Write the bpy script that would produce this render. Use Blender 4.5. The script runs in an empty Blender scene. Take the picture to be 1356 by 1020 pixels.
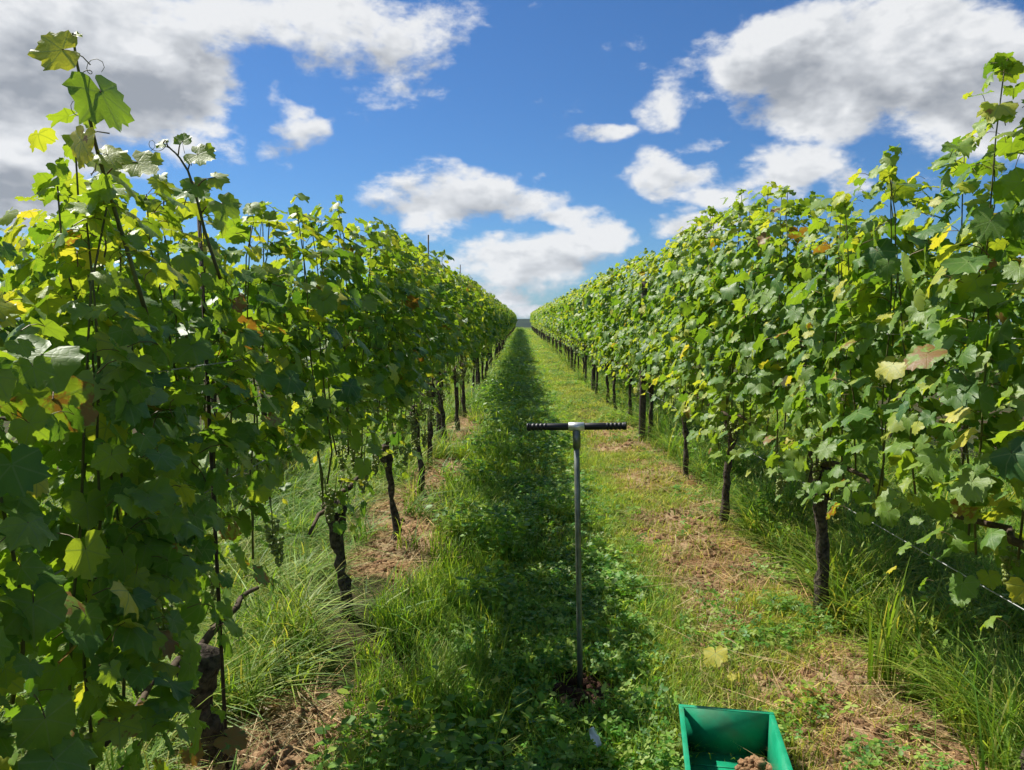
import bpy, math, random
import numpy as np
from mathutils import Vector, Matrix, Euler

R = math.radians
rs = np.random.RandomState(11)
random.seed(11)
scene = bpy.context.scene
COL = scene.collection

# ------------------------------------------------------------------ camera
F_PX, PW, PH = 980.0, 1356.0, 1020.0
CAM_H = 1.5
PITCH, YAW = -5.07, 0.70
cam_d = bpy.data.cameras.new('camera')
cam = bpy.data.objects.new('camera', cam_d)
COL.objects.link(cam)
cam_d.sensor_width = 36.0
cam_d.lens = 36.0 * F_PX / PW
cam_d.clip_start = 0.05
cam_d.clip_end = 20000
cam.location = (0, 0, CAM_H)
cam.rotation_euler = (R(90 + PITCH), 0, R(YAW))
scene.camera = cam
CAM_M = Euler(cam.rotation_euler).to_matrix()


def px_dir(px, py):
    d = Vector(((px - PW / 2) / F_PX, -(py - PH / 2) / F_PX, -1.0))
    return CAM_M @ d


def px_at_y(px, py, y):
    d = px_dir(px, py)
    return Vector((0, 0, CAM_H)) + d * (y / d.y)


def px_at_z(px, py, z=0.0):
    d = px_dir(px, py)
    return Vector((0, 0, CAM_H)) + d * ((z - CAM_H) / d.z)


# ------------------------------------------------------------------ nodes helper
class NT:
    def __init__(self, tree):
        self.t = tree
        self.n = tree.nodes
        self.l = tree.links

    def new(self, kind, **kw):
        nd = self.n.new(kind)
        for k, v in kw.items():
            setattr(nd, k, v)
        return nd

    def put(self, sock, v):
        if hasattr(v, 'is_linked'):
            self.l.new(v, sock)
        else:
            try:
                sock.default_value = v
            except Exception:
                sock.default_value = (v, v, v)

    def m(self, op, a, b=None, c=None, clamp=False):
        nd = self.new('ShaderNodeMath', operation=op, use_clamp=clamp)
        self.put(nd.inputs[0], a)
        if b is not None:
            self.put(nd.inputs[1], b)
        if c is not None:
            self.put(nd.inputs[2], c)
        return nd.outputs[0]

    def v(self, op, a, b=None, c=None):
        nd = self.new('ShaderNodeVectorMath', operation=op)
        self.put(nd.inputs[0], a)
        if b is not None:
            self.put(nd.inputs[1], b)
        if c is not None:
            self.put(nd.inputs[2], c)
        return nd.outputs['Value'] if op in ('LENGTH', 'DOT_PRODUCT', 'DISTANCE') else nd.outputs[0]

    def mix(self, f, a, b, blend='MIX'):
        nd = self.new('ShaderNodeMix', data_type='RGBA', blend_type=blend)
        self.put(nd.inputs[0], f)
        self.put(nd.inputs[6], a)
        self.put(nd.inputs[7], b)
        return nd.outputs[2]

    def smooth(self, x, lo, hi, a=0.0, b=1.0):
        nd = self.new('ShaderNodeMapRange', interpolation_type='SMOOTHSTEP')
        self.put(nd.inputs[0], x)
        nd.inputs[1].default_value = lo
        nd.inputs[2].default_value = hi
        nd.inputs[3].default_value = a
        nd.inputs[4].default_value = b
        return nd.outputs[0]

    def noise(self, vec, scale, detail=3.0, rough=0.55, dist=0.0):
        nd = self.new('ShaderNodeTexNoise')
        if vec is not None:
            self.put(nd.inputs['Vector'], vec)
        nd.inputs['Scale'].default_value = scale
        nd.inputs['Detail'].default_value = detail
        nd.inputs['Roughness'].default_value = rough
        nd.inputs['Distortion'].default_value = dist
        return nd.outputs[0]

    def ramp(self, f, stops):
        nd = self.new('ShaderNodeValToRGB')
        cr = nd.color_ramp
        while len(cr.elements) < len(stops):
            cr.elements.new(0.5)
        for e, (p, c) in zip(cr.elements, stops):
            e.position = p
            e.color = (*c, 1)
        self.put(nd.inputs[0], f)
        return nd.outputs[0]


# ------------------------------------------------------------------ sun + sky
SUN_EL, SUN_AZ = R(51), math.atan2(-0.80, 0.60)      # azimuth from +Y towards +X
SUN_V = Vector((math.sin(SUN_AZ) * math.cos(SUN_EL), math.cos(SUN_AZ) * math.cos(SUN_EL), math.sin(SUN_EL)))
sun_d = bpy.data.lights.new('sun', 'SUN')
sun_d.energy = 5.0
sun_d.angle = R(0.53)
sun_d.color = (1.0, 0.955, 0.87)
sun = bpy.data.objects.new('sun', sun_d)
COL.objects.link(sun)
sun.rotation_euler = (-SUN_V).to_track_quat('-Z', 'Y').to_euler()

world = bpy.data.worlds.new('World')
scene.world = world
world.use_nodes = True
W = NT(world.node_tree)
W.n.clear()
sky = W.new('ShaderNodeTexSky', sky_type='NISHITA', sun_disc=False)
sky.sun_elevation = SUN_EL
sky.sun_rotation = SUN_AZ
sky.air_density = 1.0
sky.dust_density = 0.25
sky.ozone_density = 2.2
geo = W.new('ShaderNodeNewGeometry')
dirv = W.v('NORMALIZE', W.v('MULTIPLY', geo.outputs['Incoming'], (-1, -1, -1)))
tc = W.new('ShaderNodeTexCoord')
dirv = tc.outputs['Generated']
sep = W.new('ShaderNodeSeparateXYZ')
W.put(sep.inputs[0], dirv)
dx, dy, dz = sep.outputs
ysafe = W.m('MAXIMUM', dy, 0.08)
cu = W.m('DIVIDE', dx, ysafe)
cv = W.m('DIVIDE', dz, ysafe)
cmb = W.new('ShaderNodeCombineXYZ')
W.put(cmb.inputs[0], cu)
W.put(cmb.inputs[1], cv)
uv = cmb.outputs[0]
wn = W.new('ShaderNodeTexNoise')
W.put(wn.inputs['Vector'], W.v('MULTIPLY', dirv, (1, 1, 1.5)))
wn.inputs['Scale'].default_value = 11.0
wn.inputs['Detail'].default_value = 3.0
uv = W.v('ADD', uv, W.v('MULTIPLY', W.v('SUBTRACT', wn.outputs['Color'], (.5, .5, .5)), (.11, .07, 0)))
# clouds: (photo x, y, radius x, radius y, weight)
CLOUDS = [
    (40, 90, 205, 145, 1.5), (185, 105, 130, 100, 1.3), (20, 250, 105, 55, 1.2), (225, 190, 95, 30, .75),
    (420, 20, 190, 62, .85), (300, 25, 100, 60, .8), (535, 62, 95, 70, .75), (390, 182, 42, 40, .8), (370, 140, 30, 45, .6), (450, 75, 90, 45, .7),
    (590, 262, 105, 42, 1.0), (655, 268, 85, 30, .95), (745, 288, 52, 20, .75),
    (690, 352, 120, 38, .95), (800, 312, 52, 28, .85), (655, 385, 110, 30, .9), (760, 335, 70, 26, .75), (690, 412, 80, 16, .8),
    (1180, 75, 200, 84, 1.45), (1320, 118, 180, 80, 1.45), (1010, 78, 75, 62, .95), (1090, 135, 125, 58, 1.1),
    (872, 140, 48, 42, .78), (800, 174, 48, 16, .8), (905, 95, 42, 22, .55), (893, 232, 66, 34, .85), (938, 192, 32, 14, .7),
    (1050, 222, 100, 38, .95), (955, 262, 52, 22, .85), (930, 296, 70, 22, .85), (1120, 245, 80, 30, .75),
    (-220, 160, 220, 150, 1.0), (1620, 210, 190, 90, 1.0), (1500, 330, 170, 60, .9), (640, -190, 190, 60, .7), (60, -220, 240, 110, 1.), (1250, -180, 230, 90, .9)]
acc = None
low = None
for (px, py, rx, ry, wt) in CLOUDS:
    d = px_dir(px, py)
    c = (d.x / d.y, d.z / d.y, 0)
    kx, ky = F_PX / rx / 1.12, F_PX / ry / 1.12
    rel = W.v('MULTIPLY_ADD', uv, (kx, ky, 0), (-c[0] * kx, -c[1] * ky, 0))
    ln = W.v('LENGTH', rel)
    g = W.smooth(ln, 0.15, 1.45, wt, 0.0)
    acc = g if acc is None else W.m('SMOOTH_MAX', acc, g, 0.18)
    if ry > 24:      # cumulus: the underside turns away from the light
        h = W.m('MULTIPLY', W.v('DOT_PRODUCT', rel, (0, -1, 0)), g)
        low = h if low is None else W.m('ADD', low, h)
wdir = W.v('MULTIPLY', dirv, (1.0, 1.0, 1.75))
n_far = W.noise(W.v('MULTIPLY', dirv, (1, 1, 2.2)), 2.3, 2.0, 0.5)
gen = W.smooth(n_far, 0.47, 0.66, 0.0, 1.1)
fwd = W.smooth(dy, 0.55, 0.72)
mask = W.m('ADD', W.m('MULTIPLY', acc, fwd), W.m('MULTIPLY', gen, W.m('SUBTRACT', 1.0, fwd)))
n1 = W.noise(wdir, 9.0, 6.0, 0.58, 0.25)
n2 = W.noise(W.v('ADD', wdir, (3.1, 1.7, 0.4)), 34.0, 5.0, 0.62, 0.0)
nn = W.m('ADD', W.m('MULTIPLY', W.m('SUBTRACT', n1, 0.5), 1.6), W.m('MULTIPLY', W.m('SUBTRACT', n2, 0.5), 0.85))
# the same noise a little nearer to the sun: where it is thinner there, this side is lit
soff = Vector(SUN_V) * 0.035
n1s = W.noise(W.v('ADD', wdir, (soff.x, soff.y, soff.z * 1.9)), 9.0, 3.0, 0.58, 0.25)
dens = W.m('ADD', mask, nn)
alpha = W.smooth(dens, 0.34, 0.86)
thick = W.smooth(dens, 0.72, 1.60)
lit = W.m('MULTIPLY', W.m('SUBTRACT', n1, n1s), 2.6)
n3 = W.noise(W.v('MULTIPLY', dirv, (1, 1, 2.6)), 6.0, 3.0, 0.55)
under = W.m('MULTIPLY', W.smooth(low, -0.7, 0.7, -0.34, 0.30), fwd)
shade = W.m('SUBTRACT', W.m('ADD', W.m('ADD', W.m('MULTIPLY', thick, 0.78), under), W.smooth(n3, 0.35, 0.7, -0.12, 0.22)), lit, clamp=True)
ccol = W.ramp(shade, [(0.0, (7.4, 7.5, 7.6)), (0.3, (5.9, 6.1, 6.35)), (0.65, (4.3, 4.5, 4.8)), (1.0, (3.0, 3.25, 3.6))])
skyc = W.mix(1.0, sky.outputs[0], (0.36, 0.60, 0.88, 1), 'MULTIPLY')
skymix = W.mix(W.m('MULTIPLY', alpha, 0.97), skyc, ccol)
bg = W.new('ShaderNodeBackground')
W.put(bg.inputs[0], skymix)
bg.inputs[1].default_value = 0.08
wo = W.new('ShaderNodeOutputWorld')
W.l.new(bg.outputs[0], wo.inputs[0])

scene.view_settings.view_transform = 'Standard'
scene.view_settings.look = 'None'
scene.view_settings.gamma = 1.0
scene.view_settings.exposure = 0.55
scene.render.engine = 'CYCLES'
scene.cycles.use_denoising = True
scene.cycles.use_adaptive_sampling = True
scene.cycles.adaptive_threshold = 0.02
scene.cycles.adaptive_min_samples = 16
scene.cycles.max_bounces = 6
scene.cycles.diffuse_bounces = 3
scene.cycles.transmission_bounces = 4
scene.cycles.transparent_max_bounces = 4
scene.cycles.sample_clamp_indirect = 6.0
scene.cycles.use_fast_gi = False

# ------------------------------------------------------------------ numpy noise
_perm = np.random.RandomState(5).rand(256, 256)


def vnoise(x, y):
    x = np.asarray(x, float)
    y = np.asarray(y, float)
    xi = np.floor(x).astype(int)
    yi = np.floor(y).astype(int)
    fx = x - xi
    fy = y - yi
    fx = fx * fx * (3 - 2 * fx)
    fy = fy * fy * (3 - 2 * fy)
    a = _perm[xi & 255, yi & 255]
    b = _perm[(xi + 1) & 255, yi & 255]
    c = _perm[xi & 255, (yi + 1) & 255]
    d = _perm[(xi + 1) & 255, (yi + 1) & 255]
    return (a * (1 - fx) + b * fx) * (1 - fy) + (c * (1 - fx) + d * fx) * fy


def fbm(x, y, f, o=4):
    s = 0
    a = 0.5
    t = 0
    for i in range(o):
        s = s + a * vnoise(np.asarray(x) * f + 17.3 * i, np.asarray(y) * f + 9.1 * i)
        t += a
        a *= 0.5
        f *= 2.03
    return s / t


def sstep(x, a, b):
    t = np.clip((np.asarray(x, float) - a) / (b - a), 0, 1)
    return t * t * (3 - 2 * t)


ROW_L, ROW_R = -0.86, 1.50
ROW_LL, ROW_RR = -3.22, 3.86
AUGER = px_at_z(769, 918, 0.0)
SCRAP = px_at_z(788, 980, .04)


def soil_mask(x, y):
    x = np.asarray(x, float)
    y = np.asarray(y, float)
    wob = 0.35 * (fbm(x, y, 0.9, 3) - 0.5)
    s = np.zeros_like(x + y)
    for c, hw in ((ROW_L - 0.03, 0.32), (1.20, 0.37), (ROW_LL + 0.05, 0.3), (ROW_RR - 0.35, 0.3)):
        s = np.maximum(s, 1 - sstep(np.abs(x + wob - c), hw * 0.55, hw * 1.25))
    p = fbm(x + 31, y * 0.75 + 7, 1.15, 3)
    s = s * np.where(x > 0, sstep(p, 0.27, 0.46), sstep(p, 0.34, 0.50))
    s = s * (1 - 0.8 * sstep(y, 7.5, 13))
    h = np.hypot(x - AUGER.x, y - AUGER.y + .03)
    return np.maximum(s, 1 - sstep(h, 0.07, 0.15))


def H(x, y):
    x = np.asarray(x, float)
    y = np.asarray(y, float)
    z = 0.07 * (fbm(x, y, 0.55, 2) - 0.5) * (1 - sstep(y, 30, 80))
    for c in (ROW_L, 1.2, ROW_LL, ROW_RR):
        z = z + 0.05 * np.exp(-((x - c) / 0.3) ** 2) * (1 - sstep(y, 100, 108))
    near = 1 - sstep(y, 14, 26)
    s = soil_mask(x, y)
    z = z + near * (0.035 * (fbm(x, y, 5.0, 3) - 0.5))
    z = z + near * s * (0.075 * (fbm(x + 3, y, 10.0, 3) - 0.5) + 0.012)
    h = np.hypot(x - AUGER.x, y - AUGER.y)
    z = z - 0.07 * np.exp(-(h / 0.05) ** 2) + 0.03 * np.exp(-((h - 0.12) / 0.05) ** 2)
    # the field ends and the land falls away into a valley
    z = z - 55 * sstep(y, 135, 1000)
    return z


def Hf(x, y):
    return float(H(np.array([x]), np.array([y]))[0])


# ------------------------------------------------------------------ mesh helpers
def mesh_np(name, V, F, mats=(), smooth=False, attrs=None, uv=None, mat_idx=None):
    """V (n,3); F list of equal-length index rows or a list of arrays"""
    me = bpy.data.meshes.new(name)
    V = np.asarray(V, np.float32)
    groups = F if isinstance(F, (list, tuple)) and len(F) and isinstance(F[0], np.ndarray) and F[0].ndim == 2 else [np.asarray(F)]
    loops = np.concatenate([g.reshape(-1) for g in groups]).astype(np.int32)
    sizes = np.concatenate([np.full(len(g), g.shape[1]) for g in groups]).astype(np.int32)
    starts = np.concatenate([[0], np.cumsum(sizes)[:-1]]).astype(np.int32)
    me.vertices.add(len(V))
    me.vertices.foreach_set('co', V.reshape(-1))
    me.loops.add(len(loops))
    me.loops.foreach_set('vertex_index', loops)
    me.polygons.add(len(sizes))
    me.polygons.foreach_set('loop_start', starts)
    me.polygons.foreach_set('loop_total', sizes)
    if smooth:
        me.polygons.foreach_set('use_smooth', np.ones(len(sizes), bool))
    if mat_idx is not None:
        me.polygons.foreach_set('material_index', np.asarray(mat_idx, np.int32))
    for m in mats:
        me.materials.append(m)
    if attrs:
        for k, a in attrs.items():
            a = np.asarray(a, np.float32)
            if a.ndim == 1:
                at = me.attributes.new(k, 'FLOAT', 'POINT')
                at.data.foreach_set('value', a)
            else:
                at = me.attributes.new(k, 'FLOAT_COLOR', 'POINT')
                at.data.foreach_set('color', a.reshape(-1))
    if uv is not None:
        ul = me.uv_layers.new(name='UVMap')
        ul.data.foreach_set('uv', np.asarray(uv, np.float32)[loops].reshape(-1))
    me.update()
    me.validate()
    return me


def link(name, me, parent=None, loc=None, rot=None, scale=None):
    o = bpy.data.objects.new(name, me)
    COL.objects.link(o)
    if parent is not None:
        o.parent = parent
    if loc is not None:
        o.location = loc
    if rot is not None:
        o.rotation_euler = rot
    if scale is not None:
        o.scale = scale
    return o


def tag(o, label, cat, group=None):
    o['label'] = label
    o['category'] = cat
    if group:
        o['group'] = group
    return o


def tube(P, rad, sides=6, cap=True, noise=0.0, rng=None):
    """returns V, F(list of arrays) for a tube along P"""
    P = np.asarray(P, float)
    n = len(P)
    rad = np.full(n, rad) if np.isscalar(rad) else np.asarray(rad, float)
    T = np.gradient(P, axis=0)
    T /= np.linalg.norm(T, axis=1)[:, None] + 1e-9
    up = np.array([0, 0, 1.0]) if abs(T[0][2]) < 0.9 else np.array([0, 1.0, 0])
    u = np.cross(up, T[0])
    u /= np.linalg.norm(u)
    V = []
    ang = np.linspace(0, 2 * np.pi, sides, endpoint=False)
    for i in range(n):
        u = u - T[i] * np.dot(u, T[i])
        u /= np.linalg.norm(u)
        w = np.cross(T[i], u)
        r = np.full(sides, rad[i])
        if noise and rng is not None:
            r = r * (1 + noise * (rng.rand(sides) - 0.5) * 2)
        V.append(P[i] + (np.cos(ang) * r)[:, None] * u + (np.sin(ang) * r)[:, None] * w)
    V = np.concatenate(V)
    i = np.arange(n - 1)[:, None] * sides
    k = np.arange(sides)[None, :]
    k2 = (k + 1) % sides
    Q = np.stack([i + k, i + k2, i + sides + k2, i + sides + k], -1).reshape(-1, 4)
    F = [Q]
    if cap:
        V = np.concatenate([V, P[:1], P[-1:]])
        c0, c1 = n * sides, n * sides + 1
        kk = np.arange(sides)
        F.append(np.stack([np.full(sides, c0), (kk + 1) % sides, kk], -1))
        F.append(np.stack([np.full(sides, c1), (n - 1) * sides + kk, (n - 1) * sides + (kk + 1) % sides], -1))
    return V, F


class Builder:
    def __init__(self):
        self.V = []
        self.F3 = []
        self.F4 = []
        self.n = 0

    def add(self, V, F):
        for g in (F if isinstance(F, list) else [F]):
            g = np.asarray(g) + self.n
            (self.F3 if g.shape[1] == 3 else self.F4).append(g)
        self.V.append(np.asarray(V, float))
        self.n += len(V)
        return self

    def hexa(self, bot, top):
        """8-corner block: bot 4 points (ccw from above), top 4 points"""
        V = list(bot) + list(top)
        F = np.array([[3, 2, 1, 0], [4, 5, 6, 7], [0, 1, 5, 4], [1, 2, 6, 5], [2, 3, 7, 6], [3, 0, 4, 7]])
        return self.add(np.array(V, float), F)

    def box(self, x0, x1, y0, y1, z0, z1):
        return self.hexa([(x0, y0, z0), (x1, y0, z0), (x1, y1, z0), (x0, y1, z0)], [(x0, y0, z1), (x1, y0, z1), (x1, y1, z1), (x0, y1, z1)])

    def mesh(self, name, mats, smooth=False, attrs=None):
        F = []
        if self.F3:
            F.append(np.concatenate(self.F3))
        if self.F4:
            F.append(np.concatenate(self.F4))
        return mesh_np(name, np.concatenate(self.V), F, mats, smooth, attrs)


# ------------------------------------------------------------------ materials
def new_mat(name):
    m = bpy.data.materials.new(name)
    m.use_nodes = True
    t = NT(m.node_tree)
    t.n.clear()
    out = t.new('ShaderNodeOutputMaterial')
    return m, t, out


def principled(t, base, rough=0.6, spec=0.4, metal=0.0, normal=None):
    p = t.new('ShaderNodeBsdfPrincipled')
    t.put(p.inputs['Base Color'], base)
    t.put(p.inputs['Roughness'], rough)
    t.put(p.inputs['Specular IOR Level'], spec)
    t.put(p.inputs['Metallic'], metal)
    if normal is not None:
        t.put(p.inputs['Normal'], normal)
    return p


def bump(t, h, strength=0.5, dist=0.01):
    b = t.new('ShaderNodeBump')
    b.inputs['Strength'].default_value = strength
    b.inputs['Distance'].default_value = dist
    t.put(b.inputs['Height'], h)
    return b.outputs[0]


def leaf_material(name, source, fine=True):
    m, t, out = new_mat(name)
    if source == 'object':
        tone = t.new('ShaderNodeObjectInfo').outputs['Color']
    else:
        tone = t.new('ShaderNodeAttribute', attribute_name='tone').outputs['Color']
    s = t.new('ShaderNodeSeparateColor')
    t.put(s.inputs[0], tone)
    tn, br, rnd = s.outputs
    uvn = t.new('ShaderNodeUVMap').outputs[0]
    base = t.ramp(tn, [(0.0, (.030, .078, .022)), (0.35, (.056, .115, .022)), (0.65, (.100, .155, .026)), (0.86, (.18, .21, .036)), (1.0, (.32, .27, .035))])
    trn = t.ramp(tn, [(0.0, (.05, .115, .007)), (0.35, (.10, .18, .008)), (0.65, (.18, .25, .010)), (0.86, (.29, .31, .014)), (1.0, (.42, .34, .02))])
    if not fine:
        p = principled(t, base, 0.5, 0.22)
        tr = t.new('ShaderNodeBsdfTranslucent')
        t.put(tr.inputs[0], trn)
        ad = t.new('ShaderNodeAddShader')
        t.l.new(p.outputs[0], ad.inputs[0])
        t.l.new(tr.outputs[0], ad.inputs[1])
        t.l.new(ad.outputs[0], out.inputs[0])
        return m
    seed = t.new('ShaderNodeCombineXYZ')
    t.put(seed.inputs[2], t.m('MULTIPLY', rnd, 37.0))
    puv = t.v('ADD', uvn, seed.outputs[0])
    nz = t.noise(puv, 2.6, 4.0, 0.6)
    # veins: five ribs spreading from the stalk
    vein = None
    for a in (0, 52, -52, 112, -112):
        d = (math.sin(R(a)), math.cos(R(a)), 0)
        along = t.v('DOT_PRODUCT', uvn, d)
        perp = t.m('ABSOLUTE', t.v('DOT_PRODUCT', uvn, (d[1], -d[0], 0)))
        g = t.m('MULTIPLY', t.smooth(perp, 0.012, 0.035, 1.0, 0.0), t.smooth(along, 0.0, 0.05))
        vein = g if vein is None else t.m('MAXIMUM', vein, g)
    wv = t.new('ShaderNodeTexVoronoi', feature='DISTANCE_TO_EDGE')
    t.put(wv.inputs['Vector'], puv)
    wv.inputs['Scale'].default_value = 6.0
    base = t.mix(t.smooth(nz, 0.35, 0.72, 0.0, 0.55), base, t.mix(1.0, base, (1.55, 1.35, .9, 1), 'MULTIPLY'))
    base = t.mix(t.m('MULTIPLY', vein, 0.45), base, (.17, .23, .075, 1))
    spots = t.smooth(t.m('ADD', t.noise(puv, 1.9, 5.0, 0.65), t.m('MULTIPLY', br, 0.42)), 0.74, 0.82)
    base = t.mix(spots, base, (.15, .085, .025, 1))
    trn = t.mix(spots, trn, (.17, .085, .008, 1))
    trn = t.mix(t.m('MULTIPLY', vein, 0.6), trn, (.08, .12, .01, 1))
    hgt = t.m('ADD', t.m('MULTIPLY', vein, -0.6), t.m('ADD', t.m('MULTIPLY', nz, 0.8), t.m('MULTIPLY', t.smooth(wv.outputs[0], 0.0, 0.18), 0.5)))
    nrm = bump(t, hgt, 0.28, 0.0012)
    p = principled(t, base, 0.48, 0.22, 0.0, nrm)
    tr = t.new('ShaderNodeBsdfTranslucent')
    t.put(tr.inputs[0], trn)
    t.put(tr.inputs['Normal'], nrm)
    ad = t.new('ShaderNodeAddShader')
    t.l.new(p.outputs[0], ad.inputs[0])
    t.l.new(tr.outputs[0], ad.inputs[1])
    t.l.new(ad.outputs[0], out.inputs[0])
    return m


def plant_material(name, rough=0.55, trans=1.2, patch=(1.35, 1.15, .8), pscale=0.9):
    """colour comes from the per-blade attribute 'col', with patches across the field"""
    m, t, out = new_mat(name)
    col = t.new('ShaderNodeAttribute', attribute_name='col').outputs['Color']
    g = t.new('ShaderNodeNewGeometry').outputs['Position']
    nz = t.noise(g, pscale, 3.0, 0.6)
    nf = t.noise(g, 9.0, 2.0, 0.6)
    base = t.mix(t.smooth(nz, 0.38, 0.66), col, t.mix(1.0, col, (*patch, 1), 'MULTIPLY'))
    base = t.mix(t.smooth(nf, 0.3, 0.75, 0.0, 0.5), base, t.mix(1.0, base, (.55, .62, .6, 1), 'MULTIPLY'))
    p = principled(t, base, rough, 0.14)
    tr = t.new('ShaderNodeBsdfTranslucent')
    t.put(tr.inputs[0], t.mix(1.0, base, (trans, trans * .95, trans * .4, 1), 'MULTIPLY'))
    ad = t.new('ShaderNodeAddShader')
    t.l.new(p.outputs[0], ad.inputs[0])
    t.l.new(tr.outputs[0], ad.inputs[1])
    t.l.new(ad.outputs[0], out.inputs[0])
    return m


def simple_mat(name, base, rough=0.6, spec=0.4, metal=0.0, nscale=30.0, var=0.35, bstr=0.3, bdist=0.004, dark=None, coords='Object', detail=5.0):
    m, t, out = new_mat(name)
    c = t.new('ShaderNodeTexCoord').outputs[coords]
    n = t.noise(c, nscale, detail, 0.6)
    d = dark if dark else tuple(v * (1 - var) for v in base)
    col = t.mix(t.smooth(n, 0.3, 0.7), (*d, 1), (*base, 1))
    p = principled(t, col, rough, spec, metal, bump(t, n, bstr, bdist))
    t.l.new(p.outputs[0], out.inputs[0])
    return m


M_LEAF = leaf_material('vine_leaf', 'object')
M_LEAF_S = leaf_material('vine_leaf_mass', 'attr')
M_LEAF_F = leaf_material('vine_leaf_far', 'attr', False)
M_PETIOLE = simple_mat('leaf_stalk', (.16, .15, .045), 0.5, .3, dark=(.13, .06, .03))
M_SHOOT = simple_mat('green_shoot', (.11, .13, .04), 0.55, .3, dark=(.075, .065, .028), nscale=14)
M_BARK = simple_mat('vine_bark', (.125, .10, .078), 0.9, .15, nscale=38, dark=(.022, .017, .013), bstr=1.0, bdist=.02)
M_CANE = simple_mat('old_cane', (.12, .085, .055), 0.8, .2, nscale=30, dark=(.04, .028, .018), bstr=.6, bdist=.006)
M_POST = simple_mat('weathered_post', (.10, .083, .066), 0.9, .15, nscale=24, dark=(.035, .028, .023), bstr=.8, bdist=.01)
M_STAKE = simple_mat('rusted_stake', (.09, .075, .065), 0.7, .3, metal=.3, nscale=40, dark=(.05, .03, .02))
M_WIRE = simple_mat('galvanised_wire', (.40, .41, .41), 0.6, .4, metal=.35, nscale=60, var=.25, bstr=.1)
M_GRAPE = None
M_GRASS = plant_material('grass_lush', .5, 1.5)
M_GRASSDRY = plant_material('grass_mown', .6, 1.3, (1.2, 1.08, .8))
M_TALL = plant_material('grass_tall', .5, 1.4, (1.3, 1.1, .85))
M_WEED = plant_material('broad_weed', .45, 1.3, (1.25, 1.15, .8), 2.5)
M_STRAW = plant_material('straw', .75, .35, (1.15, .95, .8), 2.0)
M_CLOD = simple_mat('soil_clod', (.36, .215, .12), 0.95, .1, nscale=9, dark=(.20, .11, .055), bstr=.9, bdist=.01, coords='Generated')


def grape_mat():
    m, t, out = new_mat('green_grape')
    c = t.new('ShaderNodeTexCoord').outputs['Object']
    n = t.noise(c, 22.0, 2.0)
    col = t.mix(n, (.13, .18, .035, 1), (.26, .29, .07, 1))
    p = principled(t, col, 0.4, .4)
    p.inputs['Subsurface Weight'].default_value = 0.25
    p.inputs['Subsurface Radius'].default_value = (.006, .008, .003)
    t.l.new(p.outputs[0], out.inputs[0])
    return m


M_GRAPE = grape_mat()


def ground_mat():
    m, t, out = new_mat('field_ground')
    g = t.new('ShaderNodeNewGeometry').outputs['Position']
    s = t.new('ShaderNodeAttribute', attribute_name='soil').outputs['Fac']
    n1 = t.noise(g, 14.0, 6.0, 0.65)
    n2 = t.noise(g, 2.2, 3.0, 0.6)
    n3 = t.noise(g, 60.0, 4.0, 0.7)
    soil = t.mix(t.smooth(n1, 0.32, 0.68), (.20, .112, .056, 1), (.40, .265, .145, 1))
    soil = t.mix(t.smooth(n2, 0.4, 0.65, 0.0, 0.6), soil, (.36, .28, .165, 1))
    dirt = t.mix(t.smooth(n3, 0.35, 0.7), (.045, .032, .017, 1), (.085, .065, .03, 1))
    turf = t.mix(t.smooth(n1, 0.3, 0.7), (.028, .045, .010, 1), (.06, .085, .02, 1))
    low = t.mix(t.smooth(n2, 0.35, 0.65), dirt, turf)
    sm = t.smooth(t.m('ADD', s, t.m('MULTIPLY', t.m('SUBTRACT', n1, 0.5), 0.5)), 0.3, 0.6)
    near = t.mix(sm, low, soil)
    sp = t.new('ShaderNodeSeparateXYZ')
    t.put(sp.inputs[0], g)
    farc = t.mix(t.noise(g, 0.35, 4.0, 0.6), (.075, .115, .022, 1), (.13, .155, .035, 1))
    far2 = t.mix(t.smooth(t.noise(g, 0.012, 3.0), 0.42, 0.58), (.03, .05, .018, 1), (.09, .12, .03, 1))
    farc = t.mix(t.smooth(sp.outputs[1], 150, 400), farc, far2)
    col = t.mix(t.smooth(sp.outputs[1], 14, 45), near, farc)
    hb = t.m('ADD', t.m('MULTIPLY', n1, 1.0), t.m('MULTIPLY', n3, 0.45))
    p = principled(t, col, 0.95, 0.12, 0.0, bump(t, hb, 0.8, 0.02))
    t.l.new(p.outputs[0], out.inputs[0])
    return m


M_GROUND = ground_mat()

# ------------------------------------------------------------------ ground (one sheet) and hills
def axis(segs):
    out = [segs[0][0]]
    for a, b, st in segs:
        n = max(1, int(round((b - a) / st)))
        out += list(np.linspace(a, b, n + 1)[1:])
    return np.array(out)


gx = axis([(-5000, -1000, 1000), (-1000, -100, 225), (-100, -20, 16), (-20, -4.5, 1.2), (-4.5, -1.9, .12), (-1.9, 2.3, .035), (2.3, 4.8, .12), (4.8, 20, 1.2), (20, 100, 16), (100, 1000, 225), (1000, 5000, 1000)])
gy = axis([(-400, -40, 90), (-40, -4, 6), (-4, .8, .4), (.8, 6.5, .035), (6.5, 12, .08), (12, 26, .3), (26, 140, 1.5), (140, 1000, 40), (1000, 7000, 600)])
GX, GY = np.meshgrid(gx, gy)
GZ = H(GX, GY)
nxg, nyg = len(gx), len(gy)
ii = np.arange(nyg - 1)[:, None] * nxg
jj = np.arange(nxg - 1)[None, :]
Q = np.stack([ii + jj, ii + jj + 1, ii + nxg + jj + 1, ii + nxg + jj], -1).reshape(-1, 4)
gm = mesh_np('ground', np.stack([GX, GY, GZ], -1).reshape(-1, 3), Q, [M_GROUND], True, {'soil': soil_mask(GX, GY).reshape(-1)})
ground = link('ground', gm)
ground['kind'] = 'structure'

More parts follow.
